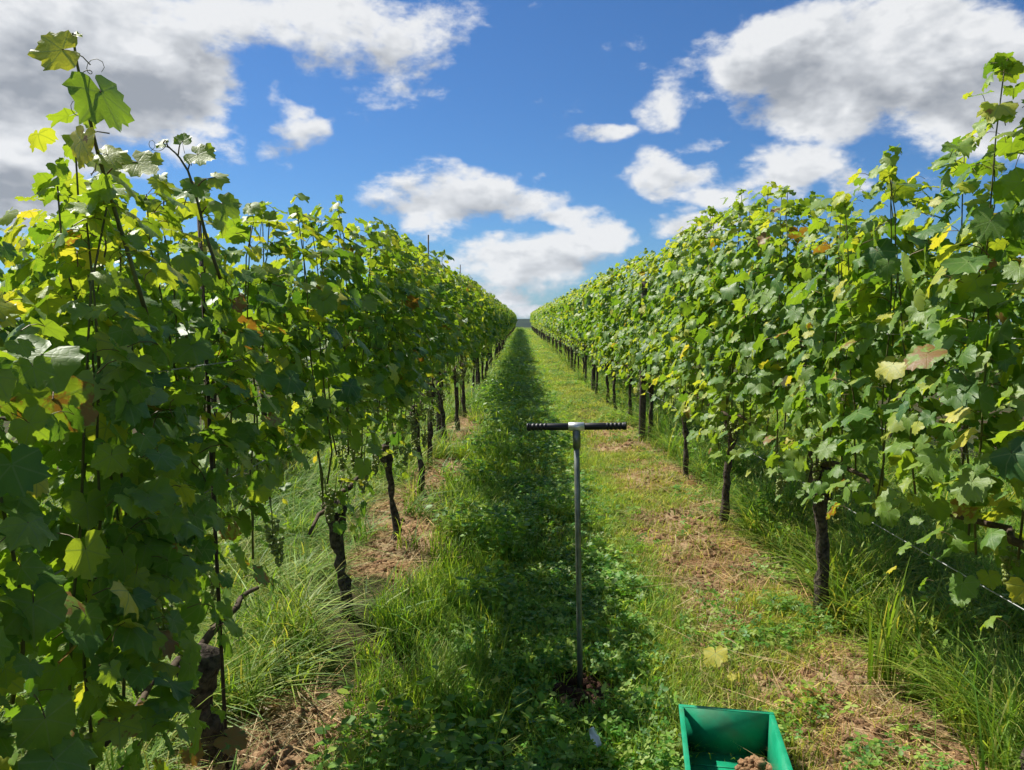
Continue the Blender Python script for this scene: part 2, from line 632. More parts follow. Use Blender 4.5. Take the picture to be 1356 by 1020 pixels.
M_HILL = simple_mat('wooded_hill', (.035, .055, .03), 1.0, .05, nscale=.01, dark=(.022, .036, .025), coords='Object', bstr=0)
hx = np.linspace(-5200, 5200, 160)
hy = np.linspace(2600, 5600, 40)
HX, HY = np.meshgrid(hx, hy)
ridge = np.sin(np.clip((HY - 2600) / 3000, 0, 1) * np.pi) ** 0.9
HZ = -75 + ridge * (66 + 70 * (fbm(HX, HY * .4, 0.0007, 3) - 0.42) + 14 * (fbm(HX, HY, 0.006, 3) - 0.5))
ii = np.arange(39)[:, None] * 160
jj = np.arange(159)[None, :]
Q = np.stack([ii + jj, ii + jj + 1, ii + 160 + jj + 1, ii + 160 + jj], -1).reshape(-1, 4)
hills = link('hills', mesh_np('hills', np.stack([HX, HY, HZ], -1).reshape(-1, 3), Q, [M_HILL], True))
hills['kind'] = 'structure'

# ------------------------------------------------------------------ vine leaf shapes
OUT = [(0, 1.02), (8, .88), (15, .90), (25, .75), (35, .86), (44, .84), (52, .95), (61, .82), (69, .83), (81, .70), (93, .78), (104, .74), (114, .80), (128, .66), (142, .66), (156, .54), (168, .40)]


def leaf_shape(seed, hi=True):
    r = np.random.RandomState(seed)
    if hi:
        side = OUT
    else:
        side = [(0, 1.0), (30, .80), (52, .92), (85, .72), (115, .76), (155, .58)]
    deep = r.uniform(.85, 1.35)
    pts = []
    for sgn in (-1, 1):
        for a, rad in (side[::-1] if sgn < 0 else side):
            if sgn > 0 and a == 0:
                continue
            rr = 0.80 + (rad - 0.80) * deep if a < 140 else rad
            rr *= 1 + r.uniform(-.05, .05)
            an = R(a * sgn + r.uniform(-2, 2))
            pts.append((math.sin(an) * rr, math.cos(an) * rr))
    outer = np.array(pts)
    V = [(0, 0)]
    tris = []
    no = len(outer)
    if hi:
        inner_i = list(range(0, no, 4))
        if inner_i[-1] != no - 1:
            inner_i.append(no - 1)
        inner = outer[inner_i] * 0.52
        V += [tuple(p) for p in inner]
        base = 1 + len(inner)
        V += [tuple(p) for p in outer]
        for k in range(len(inner) - 1):
            tris.append((0, 1 + k + 1, 1 + k))
            a, b = inner_i[k], inner_i[k + 1]
            mid = (a + b) // 2
            for o in range(a, b):
                tris.append((1 + (k if o < mid else k + 1), base + o + 1, base + o))
            tris.append((1 + k, 1 + k + 1, base + mid))
    else:
        V += [tuple(p) for p in outer]
        for k in range(no - 1):
            tris.append((0, 2 + k, 1 + k))
    P = np.array(V)
    x, y = P[:, 0], P[:, 1]
    rr = np.hypot(x, y)
    fold = r.uniform(-.25, .62)
    droop = r.uniform(-.05, .60)
    curl = r.uniform(-.5, .5)
    wav = r.uniform(.04, .13)
    ph = r.uniform(0, 6)
    z = fold * np.abs(x) * .75 - droop * rr ** 2 * (0.35 + 0.65 * (y > 0)) + curl * x * np.abs(y) * .6 + wav * np.sin(5 * np.arctan2(x, y) + ph) * rr ** 2
    z += .05 * r.randn(len(x)) * (rr > .6)
    return np.column_stack([x, y, z]), np.array(tris), P


N_LEAF = 18
HI = [leaf_shape(100 + i, True) for i in range(N_LEAF)]
LO = [leaf_shape(300 + i, False) for i in range(12)]


def leaf_object_mesh(i):
    V, T, U = HI[i]
    # stalk: thin three-sided tube running back and inwards from the blade
    P = np.array([(0, 0, 0), (0, -.25, -.12), (0.03, -.5, -.42), (0.05, -.62, -.85)])
    tv, tf = tube(P, [.028, .022, .022, .028], 3, False)
    q = np.concatenate([tf[0][:, [0, 1, 2]], tf[0][:, [0, 2, 3]]]) + len(V)
    VV = np.concatenate([V, tv])
    TT = np.concatenate([T, q])
    UU = np.concatenate([U, np.full((len(tv), 2), 5.0)])
    return mesh_np('leaf', VV, TT, [M_LEAF, M_PETIOLE], True, None, UU, [0] * len(T) + [1] * len(q))


LEAF_ME = [leaf_object_mesh(i) for i in range(N_LEAF)]


def frame(n, tdir):
    """rotation whose Z is n and whose Y is tdir made square to it"""
    n = n / (np.linalg.norm(n) + 1e-9)
    t = tdir - n * np.dot(tdir, n)
    t /= np.linalg.norm(t) + 1e-9
    x = np.cross(t, n)
    return np.column_stack([x, t, n])


def mass_mesh(name, leaves, shapes, extra=None):
    """leaves: list of dicts with p, R, s, tone, brown -> one mesh"""
    Vs, Ts, Us, As = [], [], [], []
    n = 0
    for L in leaves:
        V, T, U = shapes[L['k'] % len(shapes)]
        Vs.append((V * L['s']) @ L['R'].T + L['p'])
        Ts.append(T + n)
        Us.append(U)
        As.append(np.tile([L['tone'], L['brown'], L['rnd'], 1.0], (len(V), 1)))
        n += len(V)
    return mesh_np(name, np.concatenate(Vs), np.concatenate(Ts), [M_LEAF_S if shapes is HI else M_LEAF_F], True, {'tone': np.concatenate(As)}, np.concatenate(Us))


def top_left(y):
    return float(np.interp(y, [-1, .9, 1.2, 1.5, 1.75, 2.3, 2.9, 5, 9, 60], [1.58, 1.58, 1.66, 1.86, 1.98, 1.97, 2.01, 2.08, 2.13, 2.15]))


def top_right(y):
    return float(np.interp(y, [-1, 1.5, 2.2, 2.9, 3.3, 3.55, 3.8, 4.7, 7, 60], [2.07, 2.16, 2.27, 2.19, 2.12, 2.00, 2.22, 2.34, 2.36, 2.42]))


def gen_vine(rng, side, topf, nshoot=10, span=.66, y0=0.0, dens=1.0, lo=False, thin=.0, zb0=.72, size=1.0, wide=1.0, fruit=False):
    """side = +1 when the path lies towards +x. returns leaves, shoots (local to the trunk base)"""
    leaves, shoots = [], []
    for k in range(nshoot):
        yb = -span + 2 * span * (k + rng.uniform(.1, .9)) / nshoot
        xb = rng.uniform(-.05, .05)
        tp = topf(y0 + yb) + rng.uniform(-.08, .02)
        if rng.rand() < .06:
            tp += rng.uniform(.03, .10)
        lean = rng.uniform(-.10, .10)
        ly = rng.uniform(-.12, .12)
        zb = rng.uniform(zb0, .86)
        nseg = 9
        q = np.linspace(0, 1, nseg)
        wob = np.cumsum(rng.randn(nseg, 2) * .012, 0)
        P = np.column_stack([xb + lean * q + wob[:, 0], yb + ly * q + wob[:, 1], zb + (tp - zb - .12) * q])
        shoots.append(P)
        length = tp - zb
        for j in range(4):
            out = np.array([rng.normal(0, 1), rng.normal(0, 1), 0])
            out /= np.linalg.norm(out)
            leaves.append(dict(p=P[-1] + out * rng.uniform(.0, .03) + np.array([0, 0, rng.uniform(-.03, .05)]), R=frame(np.array([0, 0, .8]) + out * .6 + rng.randn(3) * .3, out + np.array([0, 0, rng.uniform(-.6, .5)])), s=rng.uniform(.024, .05), k=rng.randint(0, 1000), tone=rng.uniform(.5, .85), brown=0.0, rnd=rng.rand(), out=P[-1][0] * side, f=1.0))
        step = .027 / dens
        nn = int(length / step)
        for i in range(nn):
            f = (i + rng.rand()) / nn
            c = np.array([np.interp(f, q, P[:, j]) for j in range(3)])
            for rep in range(1 if f < .10 else (2 if rng.rand() < .85 else 1)):
                sg = 1 if rng.rand() < .5 else -1
                out = np.array([sg * rng.uniform(.35, 1.0), rng.normal(0, .45), 0])
                out /= np.linalg.norm(out)
                reach = size * wide * (.04 + .22 * rng.rand() ** .8) * (.5 if f < .22 and fruit else 1) * (1 - .40 * f ** 3)
                p = c + out * reach + np.array([0, 0, rng.uniform(-.05, .03)])
                if f < .15:
                    p[2] -= rng.uniform(0, .20)
                upw = .45 + .5 * (f > .85) + rng.normal(0, .28)
                n = out * rng.uniform(.4, 1.0) + np.array([0, 0, upw]) + np.array(SUN_V) * .25 + rng.randn(3) * .28
                td = np.array([0, 0, -1.0]) * rng.uniform(.4, 1.1) + out * .55 + rng.randn(3) * .3
                s = size * (.034 + .050 * rng.rand() ** 1.25) * (1.0 if f < .8 else rng.uniform(.55, .95))
                if f < .22 and fruit:
                    s *= .58
                elif f < .14:
                    s *= .8
                tone = np.clip(rng.normal(.44, .18) + (.18 if f > .82 else 0) + (.1 if f < .2 else 0), 0, .9)
                brown = 0.0
                r = rng.rand()
                if r < .03:
                    tone = rng.uniform(.8, 1.0)
                elif r < .06:
                    brown = rng.uniform(.3, .9)
                    tone = rng.uniform(.5, .9)
                if thin and f < .25 and rng.rand() < thin:
                    continue
                leaves.append(dict(p=p, R=frame(n, td), s=s * (1.12 if lo else 1), k=rng.randint(0, 1000), tone=tone, brown=brown, rnd=rng.rand(), out=p[0] * side, f=f))
    return leaves, shoots


def trunk_mesh(rng, base_r, lean=(0, 0), height=.80, head=1.5, sides=10, bend=None):
    n = 15
    q = np.linspace(0, 1, n)
    wob = np.cumsum(rng.randn(n, 2) * .006, 0)
    wob -= wob[0]
    P = np.column_stack([lean[0] * q + wob[:, 0], lean[1] * q + wob[:, 1], -.06 + (height + .06) * q])
    rad = base_r * (1.18 - .35 * np.minimum(1, q * 2.2) + (head - .83) * np.exp(-((q - .90) / .12) ** 2) + .12 * rng.randn(n))
    rad[-1] *= .55
    V, F = tube(P, np.maximum(rad, base_r * .5), sides, True, .16, rng)
    return Builder().add(V, F), P


def arm_paths(rng, top):
    out = []
    for sg in (-1, 1):
        q = np.linspace(0, 1, 7)
        P = np.column_stack([top[0] * (1 - q) + rng.randn(7) * .012, top[1] + sg * (q * .55), top[2] - .02 + .06 * np.sin(q * 2.4) - .03 * q])
        P[0] = top + np.array([0, 0, -.03])
        out.append(P)
    return out


# grape bunches
def bunch_mesh(seed):
    r = np.random.RandomState(seed)
    t = (1 + 5 ** .5) / 2
    iv = np.array([(-1, t, 0), (1, t, 0), (-1, -t, 0), (1, -t, 0), (0, -1, t), (0, 1, t), (0, -1, -t), (0, 1, -t), (t, 0, -1), (t, 0, 1), (-t, 0, -1), (-t, 0, 1)], float)
    iv /= np.linalg.norm(iv[0])
    it = np.array([(0, 11, 5), (0, 5, 1), (0, 1, 7), (0, 7, 10), (0, 10, 11), (1, 5, 9), (5, 11, 4), (11, 10, 2), (10, 7, 6), (7, 1, 8), (3, 9, 4), (3, 4, 2), (3, 2, 6), (3, 6, 8), (3, 8, 9), (4, 9, 5), (2, 4, 11), (6, 2, 10), (8, 6, 7), (9, 8, 1)])
    b = Builder()
    for i in range(46):
        f = r.rand()
        rad = .034 * (1 - f * .75) * r.uniform(.6, 1)
        a = r.uniform(0, 6.28)
        b.add(iv * r.uniform(.0068, .0088) + np.array([rad * math.cos(a), rad * math.sin(a), -.02 - f * .12]), it)
    V, F = tube([(0, 0, .05), (.003, 0, 0), (0, 0, -.1)], .0025, 4)
    b.add(V, F)
    return b.mesh('grape_bunch', [M_GRAPE], True)


BUNCH = [bunch_mesh(s) for s in (1, 2, 3)]


def build_near_vine(name, label, x, y, side, topf, seed, n_obj, tr=.03, lean=(0, 0), head=1.5, nshoot=10, span=.66, group=None, dens=1.0, height=.80, thin=.35, bunches=5, zb0=.72, size=1.0, wide=1.0, fruit=False, skirt=0):
    rng = np.random.RandomState(seed)
    z = Hf(x, y)
    root = bpy.data.objects.new(name, None)
    COL.objects.link(root)
    root.location = (x, y, z)
    root.empty_display_size = .1
    tag(root, label, 'vine', group)
    b, P = trunk_mesh(rng, tr, lean, height, head)
    link('trunk', b.mesh('trunk', [M_BARK], True), root)
    for A in arm_paths(rng, P[-1]):
        V, F = tube(A, np.linspace(min(.016, tr * .5), .007, 7), 6, True, .12, rng)
        link('cane', Builder().add(V, F).mesh('cane', [M_CANE], True), root)
    leaves, shoots = gen_vine(rng, side, topf, nshoot, span, y, dens, False, thin, zb0, size, wide, fruit)
    for j in range(skirt):      # leaves of side shoots hanging round the head
        out = np.array([rng.normal(.25 * side, 1), rng.normal(0, .5), 0])
        out /= np.linalg.norm(out)
        p = np.array([out[0] * rng.uniform(.05, .24), rng.uniform(-.62, .62 if y < 2 else .18), rng.uniform(zb0 - .08, .98)])
        n = out * rng.uniform(.4, 1.0) + np.array([0, 0, .4]) + rng.randn(3) * .3
        td = np.array([0, 0, -.9]) + out * .5 + rng.randn(3) * .3
        leaves.append(dict(p=p, R=frame(n, td), s=rng.uniform(.032, .062), k=rng.randint(0, 1000), tone=float(np.clip(rng.normal(.46, .2), 0, .95)), brown=rng.uniform(.4, .9) if rng.rand() < .06 else 0.0, rnd=rng.rand(), out=p[0] * side, f=.1))
    for S in shoots:
        V, F = tube(S, np.linspace(.0042, .002, len(S)), 5)
        link('shoot', Builder().add(V, F).mesh('shoot', [M_SHOOT], True), root)
    if fruit:       # the fruit zone is plucked bare on its far side
        leaves = [L for L in leaves if not (L['p'][2] < 1.15 and L['p'][0] * side < .03 and rng.rand() < .78)]
    for L in leaves:
        L['score'] = L['out'] + (.12 if L['f'] > .85 else 0) + rng.uniform(0, .08)
    leaves.sort(key=lambda L: -L['score'])
    for L in leaves[:n_obj]:
        o = bpy.data.objects.new('leaf', LEAF_ME[L['k'] % N_LEAF])
        COL.objects.link(o)
        o.parent = root
        M = Matrix(L['R'].tolist()).to_4x4()
        M.translation = Vector(L['p'])
        o.matrix_local = M @ Matrix.Scale(L['s'], 4)
        o.color = (L['tone'], L['brown'], L['rnd'], 1)
    rest = leaves[n_obj:]
    if rest:
        o = link('foliage', mass_mesh('foliage', rest, HI if y < 8 else LO), root)
        o['kind'] = 'stuff'
    for i in range(bunches):
        o = link('grape_bunch', BUNCH[rng.randint(3)], root, (rng.uniform(-.12, .14) , rng.uniform(-.5, .5), rng.uniform(min(.66, zb0), .86)), (rng.uniform(-.15, .15), rng.uniform(-.15, .15), rng.uniform(0, 6)))
    return root


G_L = 'vines of the row with its shaded side to the path'
G_R = 'vines of the sunlit row beside the path'
LEFT_VINES = [
    # label, x, y, trunk radius, lean(top), head, seed
    ('vine in the shaded row just short of the one with the tall lone shoot', -.90, -.02, .038, (0, 0), 1.5, .6, .55),
    ('vine carrying the tall lone shoot that stands up against the cloud', -.92, 1.12, .040, (.0, .02), 1.5, .42, .42),
    ('vine with the thickest, blackest trunk, knobbly head and leaves hanging low', -1.03, 2.32, .048, (.0, -.02), 1.5, .42, .56),
    ('vine with a dark leaning trunk beside arching pale grass, shaded row', -.85, 3.53, .029, (-.07, -.06), 1.7, .60, .60),
    ('vine with a slim leaning trunk over orange soil, shaded row', -.79, 4.66, .027, (-.05, -.06), 1.6, .66, .64),
    ('vine with a straight thin trunk above dry straw, shaded row', -.80, 5.95, .026, (-.01, 0), 1.4, .74, .70),
]
for i, (lab, x, y, tr, lean, head, hgt_, zb_) in enumerate(LEFT_VINES):
    build_near_vine('grape_vine', lab, x, y, 1, top_left, 40 + i, 300 if i else 160, tr, lean, head, 11 if i < 3 else 10, .64, G_L, thin=.2, dens=1.25 if i < 2 else 1.05, height=hgt_, zb0=zb_, size=.78 if i < 2 else .92, wide=1.0 if i < 3 else .85, fruit=i > 1, bunches=5 if i < 2 else 9, skirt=(90, 190, 130, 30, 20, 0)[i])
ly = [7.15, 8.4, 9.6, 10.85, 12.05]
for i, y in enumerate(ly):
    build_near_vine('grape_vine', ['slim vine of the shaded row between the straight thin trunk and the wooden post', 'slim vine of the shaded row just short of its wooden post', 'slim vine of the shaded row just past its wooden post', 'slim vine of the shaded row beside a thin metal stake past the post', 'slim vine of the shaded row, first past the far metal stake'][i], ROW_L + rs.uniform(-.04, .04), y, 1, top_left, 60 + i, 130, rs.uniform(.024, .03), (rs.uniform(-.05, .05), rs.uniform(-.05, .05)), 1.4, 9, .64, 'slim vines of the shaded row beyond the auger', thin=.2, dens=.9, bunches=5, wide=.85, fruit=True)
RIGHT_VINES = [
    ('vine of the sunlit row standing abreast of the green crate, before the straw strip', 1.50, .75, .036, (0, 0), 1.4),
    ('vine of the sunlit row with broad low-hanging leaves over the bare slanting wire', 1.52, 2.12, .036, (.02, 0), 1.4),
    ('vine with a thick grey-brown trunk and black head beside the tall grass stems', 1.50, 3.61, .036, (-.04, .0), 1.75),
    ('vine with a black-headed slim trunk between bare soil and a grass tuft', 1.42, 5.12, .028, (.03, 0), 1.6),
    ('vine of the sunlit row standing behind a pale patch of bare soil', 1.52, 6.75, .028, (0, 0), 1.4),
    ('vine pressed against a dark wooden post of the sunlit row', 1.55, 8.85, .03, (0, 0), 1.3),
]
for i, (lab, x, y, tr, lean, head) in enumerate(RIGHT_VINES):
    build_near_vine('grape_vine', lab, x, y, -1, top_right, 80 + i, 300 if i < 5 else 200, tr, lean, head, 11 if i < 4 else 12, .66 if i < 2 else .82 if i > 2 else .7, G_R, thin=.1, dens=1.1)
for i, y in enumerate([10.3, 11.6, 12.9]):
    build_near_vine('grape_vine', ['slim vine of the sunlit row, first one past the dark wooden post', 'slim vine of the sunlit row, second one past the dark wooden post', 'slim vine of the sunlit row, third one past the dark wooden post'][i], ROW_R + rs.uniform(-.04, .04), y, -1, top_right, 100 + i, 130, rs.uniform(.024, .03), (rs.uniform(-.04, .04), 0), 1.4, 10, .68, 'slim vines of the sunlit row beyond the post', thin=.2, dens=.95, bunches=3)

# far vines and the two outer rows: shared meshes
FAR = []  # foliage, trunk, canes
for v in range(7):
    rng = np.random.RandomState(200 + v)
    leaves, shoots = gen_vine(rng, 1, lambda y: 2.10 + .05 * math.sin(y * 5 + v), 10, .68, 0, .92, True, .2, .72, 1.0, .9, True)
    fol = mass_mesh('foliage', leaves, LO)
    b, P = trunk_mesh(rng, rng.uniform(.026, .034), (rng.uniform(-.05, .05), rng.uniform(-.05, .05)), .80, 1.4, 7)
    tm = b.mesh('trunk', [M_BARK], True)
    ca = []
    for A in arm_paths(rng, P[-1]):
        V, F = tube(A, np.linspace(.018, .008, 7), 5, True, .1, rng)
        ca.append(Builder().add(V, F).mesh('cane', [M_CANE], True))
    FAR.append((fol, tm, ca))


def place_far(x, y, top, label, group, rng):
    fol, tm, ca = FAR[rng.randint(len(FAR))]
    root = bpy.data.objects.new('grape_vine', None)
    COL.objects.link(root)
    root.location = (x + rng.uniform(-.04, .04), y, Hf(x, y))
    root.rotation_euler = (0, 0, rng.choice([0, math.pi]) + rng.uniform(-.05, .05))
    root.scale = (rng.uniform(.9, 1.15), 1, top / 2.1 * rng.uniform(.97, 1.03))
    root.empty_display_size = .1
    tag(root, label, 'vine', group)
    o = link('foliage', fol, root)
    o['kind'] = 'stuff'
    link('trunk', tm, root)
    for c in ca:
        link('cane', c, root)


rng = np.random.RandomState(77)
y = 13.3
while y < 100:
    place_far(ROW_L, y, top_left(y), 'distant vine of the shaded row, its trunk a thin dark line', 'distant vines of the shaded row', rng)
    y += rng.uniform(1.18, 1.32)
y = 14.2
while y < 100:
    place_far(ROW_R, y, top_right(y), 'distant vine of the sunlit row, its trunk a thin dark line', 'distant vines of the sunlit row', rng)
    y += rng.uniform(1.22, 1.38)
for rx, lab, grp in ((ROW_LL, 'vine of the next row, seen through gaps behind the shaded row', 'vines of the row behind the shaded row'), (ROW_RR, 'vine of the next row, seen through gaps behind the sunlit row', 'vines of the row behind the sunlit row')):
    y = .2
    while y < 34:
        place_far(rx, y, 2.15, lab, grp, rng)
        y += rng.uniform(1.2, 1.35)

# ------------------------------------------------------------------ the tall lone shoot and its leaves (parts of its vine)
tall_vine = [o for o in COL.objects if o.get('label', '').startswith('vine carrying the tall lone shoot')][0]


def part_shoot(parent, pts, r0, r1):
    P = np.array([tuple(p - parent.location) for p in pts])
    q = np.linspace(0, 1, len(P))
    qq = np.linspace(0, 1, 14)
    P = np.column_stack([np.interp(qq, q, P[:, j]) for j in range(3)])
    V, F = tube(P, np.linspace(r0, r1, 14), 7)
    return link('shoot', Builder().add(V, F).mesh('shoot', [M_SHOOT], True), parent)


def stalk(parent, shoot_pts, pos):
    '''leaf stalk from the nearest point of the shoot to the blade'''
    best = None
    for a_, b_ in zip(shoot_pts[:-1], shoot_pts[1:]):
        for f_ in np.linspace(0, 1, 12):
            q_ = a_.lerp(b_, f_)
            d_ = (q_ + Vector((0, 0, .02)) - pos).length
            if best is None or d_ < best[0]:
                best = (d_, q_)
    a_, b_ = best[1] - parent.location, pos - parent.location
    m_ = (a_ + b_) / 2 + Vector((0, 0, .012))
    V, F = tube([tuple(a_), tuple((a_ + m_) / 2 + Vector((0, 0, .004))), tuple(m_), tuple(b_)], [.0019, .0016, .0015, .0015], 5)
    link('leaf_stalk', Builder().add(V, F).mesh('leaf_stalk', [M_PETIOLE], True), parent)


def tendril(parent, p0, d, seed):
    g = np.random.RandomState(seed)
    q = np.linspace(0, 1, 22)
    curl = q ** 2 * 9
    r_ = .016 * q
    P = np.array(p0 - parent.location) + np.outer(q, np.array(d)) + np.column_stack([r_ * np.sin(curl), g.uniform(-.3, .3) * r_, r_ * np.cos(curl)])
    V, F = tube(P, np.linspace(.0011, .0006, 22), 4)
    link('tendril', Builder().add(V, F).mesh('tendril', [M_SHOOT], True), parent)


def part_leaf(parent, pos, n, td, s, k, tone, brown=0.0, label=None):
    o = bpy.data.objects.new('leaf', LEAF_ME[k])
    COL.objects.link(o)
    o.parent = parent
    M = Matrix(frame(np.array(n, float), np.array(td, float)).tolist()).to_4x4()
    M.translation = pos - parent.location
    o.matrix_local = M @ Matrix.Scale(s, 4)
    o.color = (tone, brown, random.random(), 1)
    if label:
        o['label'] = label
    return o


YS = 1.45
SH1 = [px_at_y(195, 420, YS + .1), px_at_y(165, 320, YS + .06), px_at_y(143, 250, YS + .03), px_at_y(126, 190, YS), px_at_y(113, 130, YS - .01), px_at_y(103, 90, YS), px_at_y(96, 44, YS)]
part_shoot(tall_vine, SH1, .0048, .0022)
for (px, py, dy_, n_, td_, s_, k_, tone_, br_, lab_) in (
        (82, 66, -.02, (.25, -.9, .35), (-1, -.15, -.25), .058, 0, .90, 0, None),
        (134, 122, 0, (.75, -.45, .35), (.72, -.1, -.75), .082, 4, .50, 0, None),
        (108, 186, -.02, (-.45, -.85, .2), (-.35, -.1, -.95), .055, 6, .95, .45, 'yellow leaf with brown blotches'),
        (142, 205, 0, (.2, -.6, .75), (.7, -.2, .3), .045, 2, .84, 0, None),
        (182, 215, .05, (.2, -.7, .6), (.5, .2, -.7), .055, 5, .8, 0, None),
        (128, 152, .02, (.0, -.6, .75), (.3, .2, .5), .02, 1, .8, 0, None),
        (100, 46, .0, (.2, -.5, .8), (.5, .2, .7), .014, 3, .85, 0, None)):
    P_ = px_at_y(px, py, YS + dy_)
    part_leaf(tall_vine, P_, n_, td_, s_, k_, tone_, br_, lab_)
    stalk(tall_vine, SH1, P_)
tendril(tall_vine, px_at_y(118, 160, YS), (-.03, 0, .03), 1)
tendril(tall_vine, px_at_y(106, 100, YS), (.035, 0, .02), 2)
Y2 = 1.82
SH2 = [px_at_y(292, 370, Y2 + .05), px_at_y(272, 310, Y2 + .02), px_at_y(262, 268, Y2), px_at_y(250, 228, Y2), px_at_y(236, 206, Y2), px_at_y(222, 194, Y2)]
part_shoot(tall_vine, SH2, .0044, .0018)
for (px, py, tone, s_, td) in ((262, 205, .72, .05, (.8, 0, -.3)), (216, 190, .7, .022, (-.8, 0, .2)), (258, 243, .45, .045, (.3, 0, -1)), (285, 235, .75, .035, (1, 0, -.2)), (242, 187, .6, .028, (0, 0, 1)), (295, 270, .6, .05, (.7, 0, -.6))):
    P_ = px_at_y(px, py, Y2)
    part_leaf(tall_vine, P_, (random.uniform(-.3, .4), -.7, .5), td, s_, random.randrange(N_LEAF), tone)
    stalk(tall_vine, SH2, P_)
tendril(tall_vine, px_at_y(228, 198, Y2), (-.06, 0, .01), 3)
part_leaf(tall_vine, px_at_y(70, 530, 1.28), (.35, -.85, .25), (.1, -.2, -1), .085, 7, .66, .62, 'large browned leaf')
part_leaf(tall_vine, px_at_y(55, 470, 1.22), (.2, -.5, .8), (-.2, -.6, -.5), .085, 8, .5)

# ------------------------------------------------------------------ posts, stakes and wires
def wooden_post(x, y, h, r, label, seed):
    g = np.random.RandomState(seed)
    q = np.linspace(0, 1, 9)
    P = np.column_stack([np.full(9, 0.0) + .012 * q, np.zeros(9), -.2 + (h + .2) * q])
    V, F = tube(P, r * (1 + .05 * g.randn(9)), 10, True, .05, g)
    root = link('wooden_post', Builder().add(V, F).mesh('wooden_post', [M_POST], False), None, (x, y, Hf(x, y)))
    tag(root, label, 'post', 'trellis posts in the vine rows')


wooden_post(1.44, 8.75, 1.9, .042, 'dark wooden trellis post pressed beside a vine trunk, sunlit row', 1)
wooden_post(-.98, 8.8, 1.9, .042, 'dark wooden trellis post among thin trunks, shaded row', 2)
for k, y in enumerate(np.arange(14.9, 100, 6.4)):
    wooden_post(1.46, y, 1.95, .042, 'distant wooden trellis post in the sunlit row', 10 + k)
    wooden_post(-.9, y + .3, 1.9, .042, 'distant wooden trellis post in the shaded row', 20 + k)


def stake(x, y, h, label):
    b = Builder()
    b.box(-.006, .006, -.002, .002, -.15, h)
    b.box(-.002, .002, -.006, .0057, -.15, h - .002)
    o = link('metal_stake', b.mesh('metal_stake', [M_STAKE]), None, (x, y, Hf(x, y)), (R(random.uniform(-1, 1)), R(random.uniform(-1, 1)), random.uniform(0, 3)))
    tag(o, label, 'stake', 'thin metal vine stakes')


stake(-.93, 2.22, 1.75, 'thin dark metal stake beside the thickest black vine trunk')
stake(-.88, 6.9, 2.2, 'thin metal stake poking above the shaded row')
stake(-.9, 11.0, 2.24, 'thin metal stake far along the shaded row, above its leaves')


def wire(x, z, y0, y1, r, label):
    n = 26
    q = np.linspace(0, 1, n)
    yy = y0 + (y1 - y0) * q
    sag = -.012 * np.abs(np.sin(yy * .5))
    V, F = tube(np.column_stack([np.full(n, x), yy, z + sag]), r, 5)
    o = link('trellis_wire', Builder().add(V, F).mesh('trellis_wire', [M_WIRE], True))
    tag(o, label, 'wire', 'trellis wires')


for x, rl in ((ROW_L, 'shaded'), (ROW_R, 'sunlit')):
    for z, hl in ((1.02, 'wire through the fruit zone'), (1.38, 'wire through the middle of the leaves')) if x < 0 else ((.63, 'lowest bare wire, below the leaves,'), (1.05, 'wire through the fruit zone'), (1.45, 'wire through the middle of the leaves'), (1.62, 'topmost wire among the upper leaves')):
        wire(x - .035 if x < 0 else x + .03, z, -.6, 100, .0021, hl + ' of the ' + rl + ' row')

# ------------------------------------------------------------------ soil auger
M_STEEL = simple_mat('auger_steel', (.24, .26, .24), .45, .5, .7, nscale=18, dark=(.13, .15, .13), bstr=.1, bdist=.001)
M_RUBBER = simple_mat('black_rubber', (.012, .012, .013), .5, .45, nscale=60, var=.3, bstr=.2, bdist=.001)
M_ALU = simple_mat('bare_aluminium', (.74, .74, .70), .38, .5, .6, nscale=40, var=.12, bstr=.1, bdist=.001)
M_MUD = simple_mat('mud_coat', (.09, .045, .026), .9, .2, nscale=45, dark=(.035, .018, .011), bstr=1., bdist=.01)
HB = px_at_y(763, 565, AUGER.y)
hh = HB.z
aug = bpy.data.objects.new('soil_auger', None)
COL.objects.link(aug)
az = Hf(AUGER.x, AUGER.y)
aug.location = (AUGER.x, AUGER.y, az)
aug.rotation_euler = (0, R(-1.3), R(-4))
tag(aug, 'T-handled steel soil auger with black ribbed grips stuck upright in the path', 'soil auger')
hl = hh - az


def lathe_x(prof, sides=18):
    xs = [p[0] for p in prof]
    P = np.array([(x, 0, 0) for x in xs])
    a = np.linspace(0, 2 * np.pi, sides, endpoint=False)
    V = np.concatenate([np.column_stack([np.full(sides, x), np.cos(a) * r, np.sin(a) * r]) for x, r in prof])
    n = len(prof)
    i = np.arange(n - 1)[:, None] * sides
    k = np.arange(sides)[None, :]
    k2 = (k + 1) % sides
    Q = np.stack([i + k, i + sides + k, i + sides + k2, i + k2], -1).reshape(-1, 4)
    F = [Q]
    c0, c1 = len(V), len(V) + 1
    V = np.concatenate([V, [(xs[0], 0, 0), (xs[-1], 0, 0)]])
    kk = np.arange(sides)
    F.append(np.stack([np.full(sides, c0), kk, (kk + 1) % sides], -1))
    F.append(np.stack([np.full(sides, c1), (n - 1) * sides + (kk + 1) % sides, (n - 1) * sides + kk], -1))
    return V, F


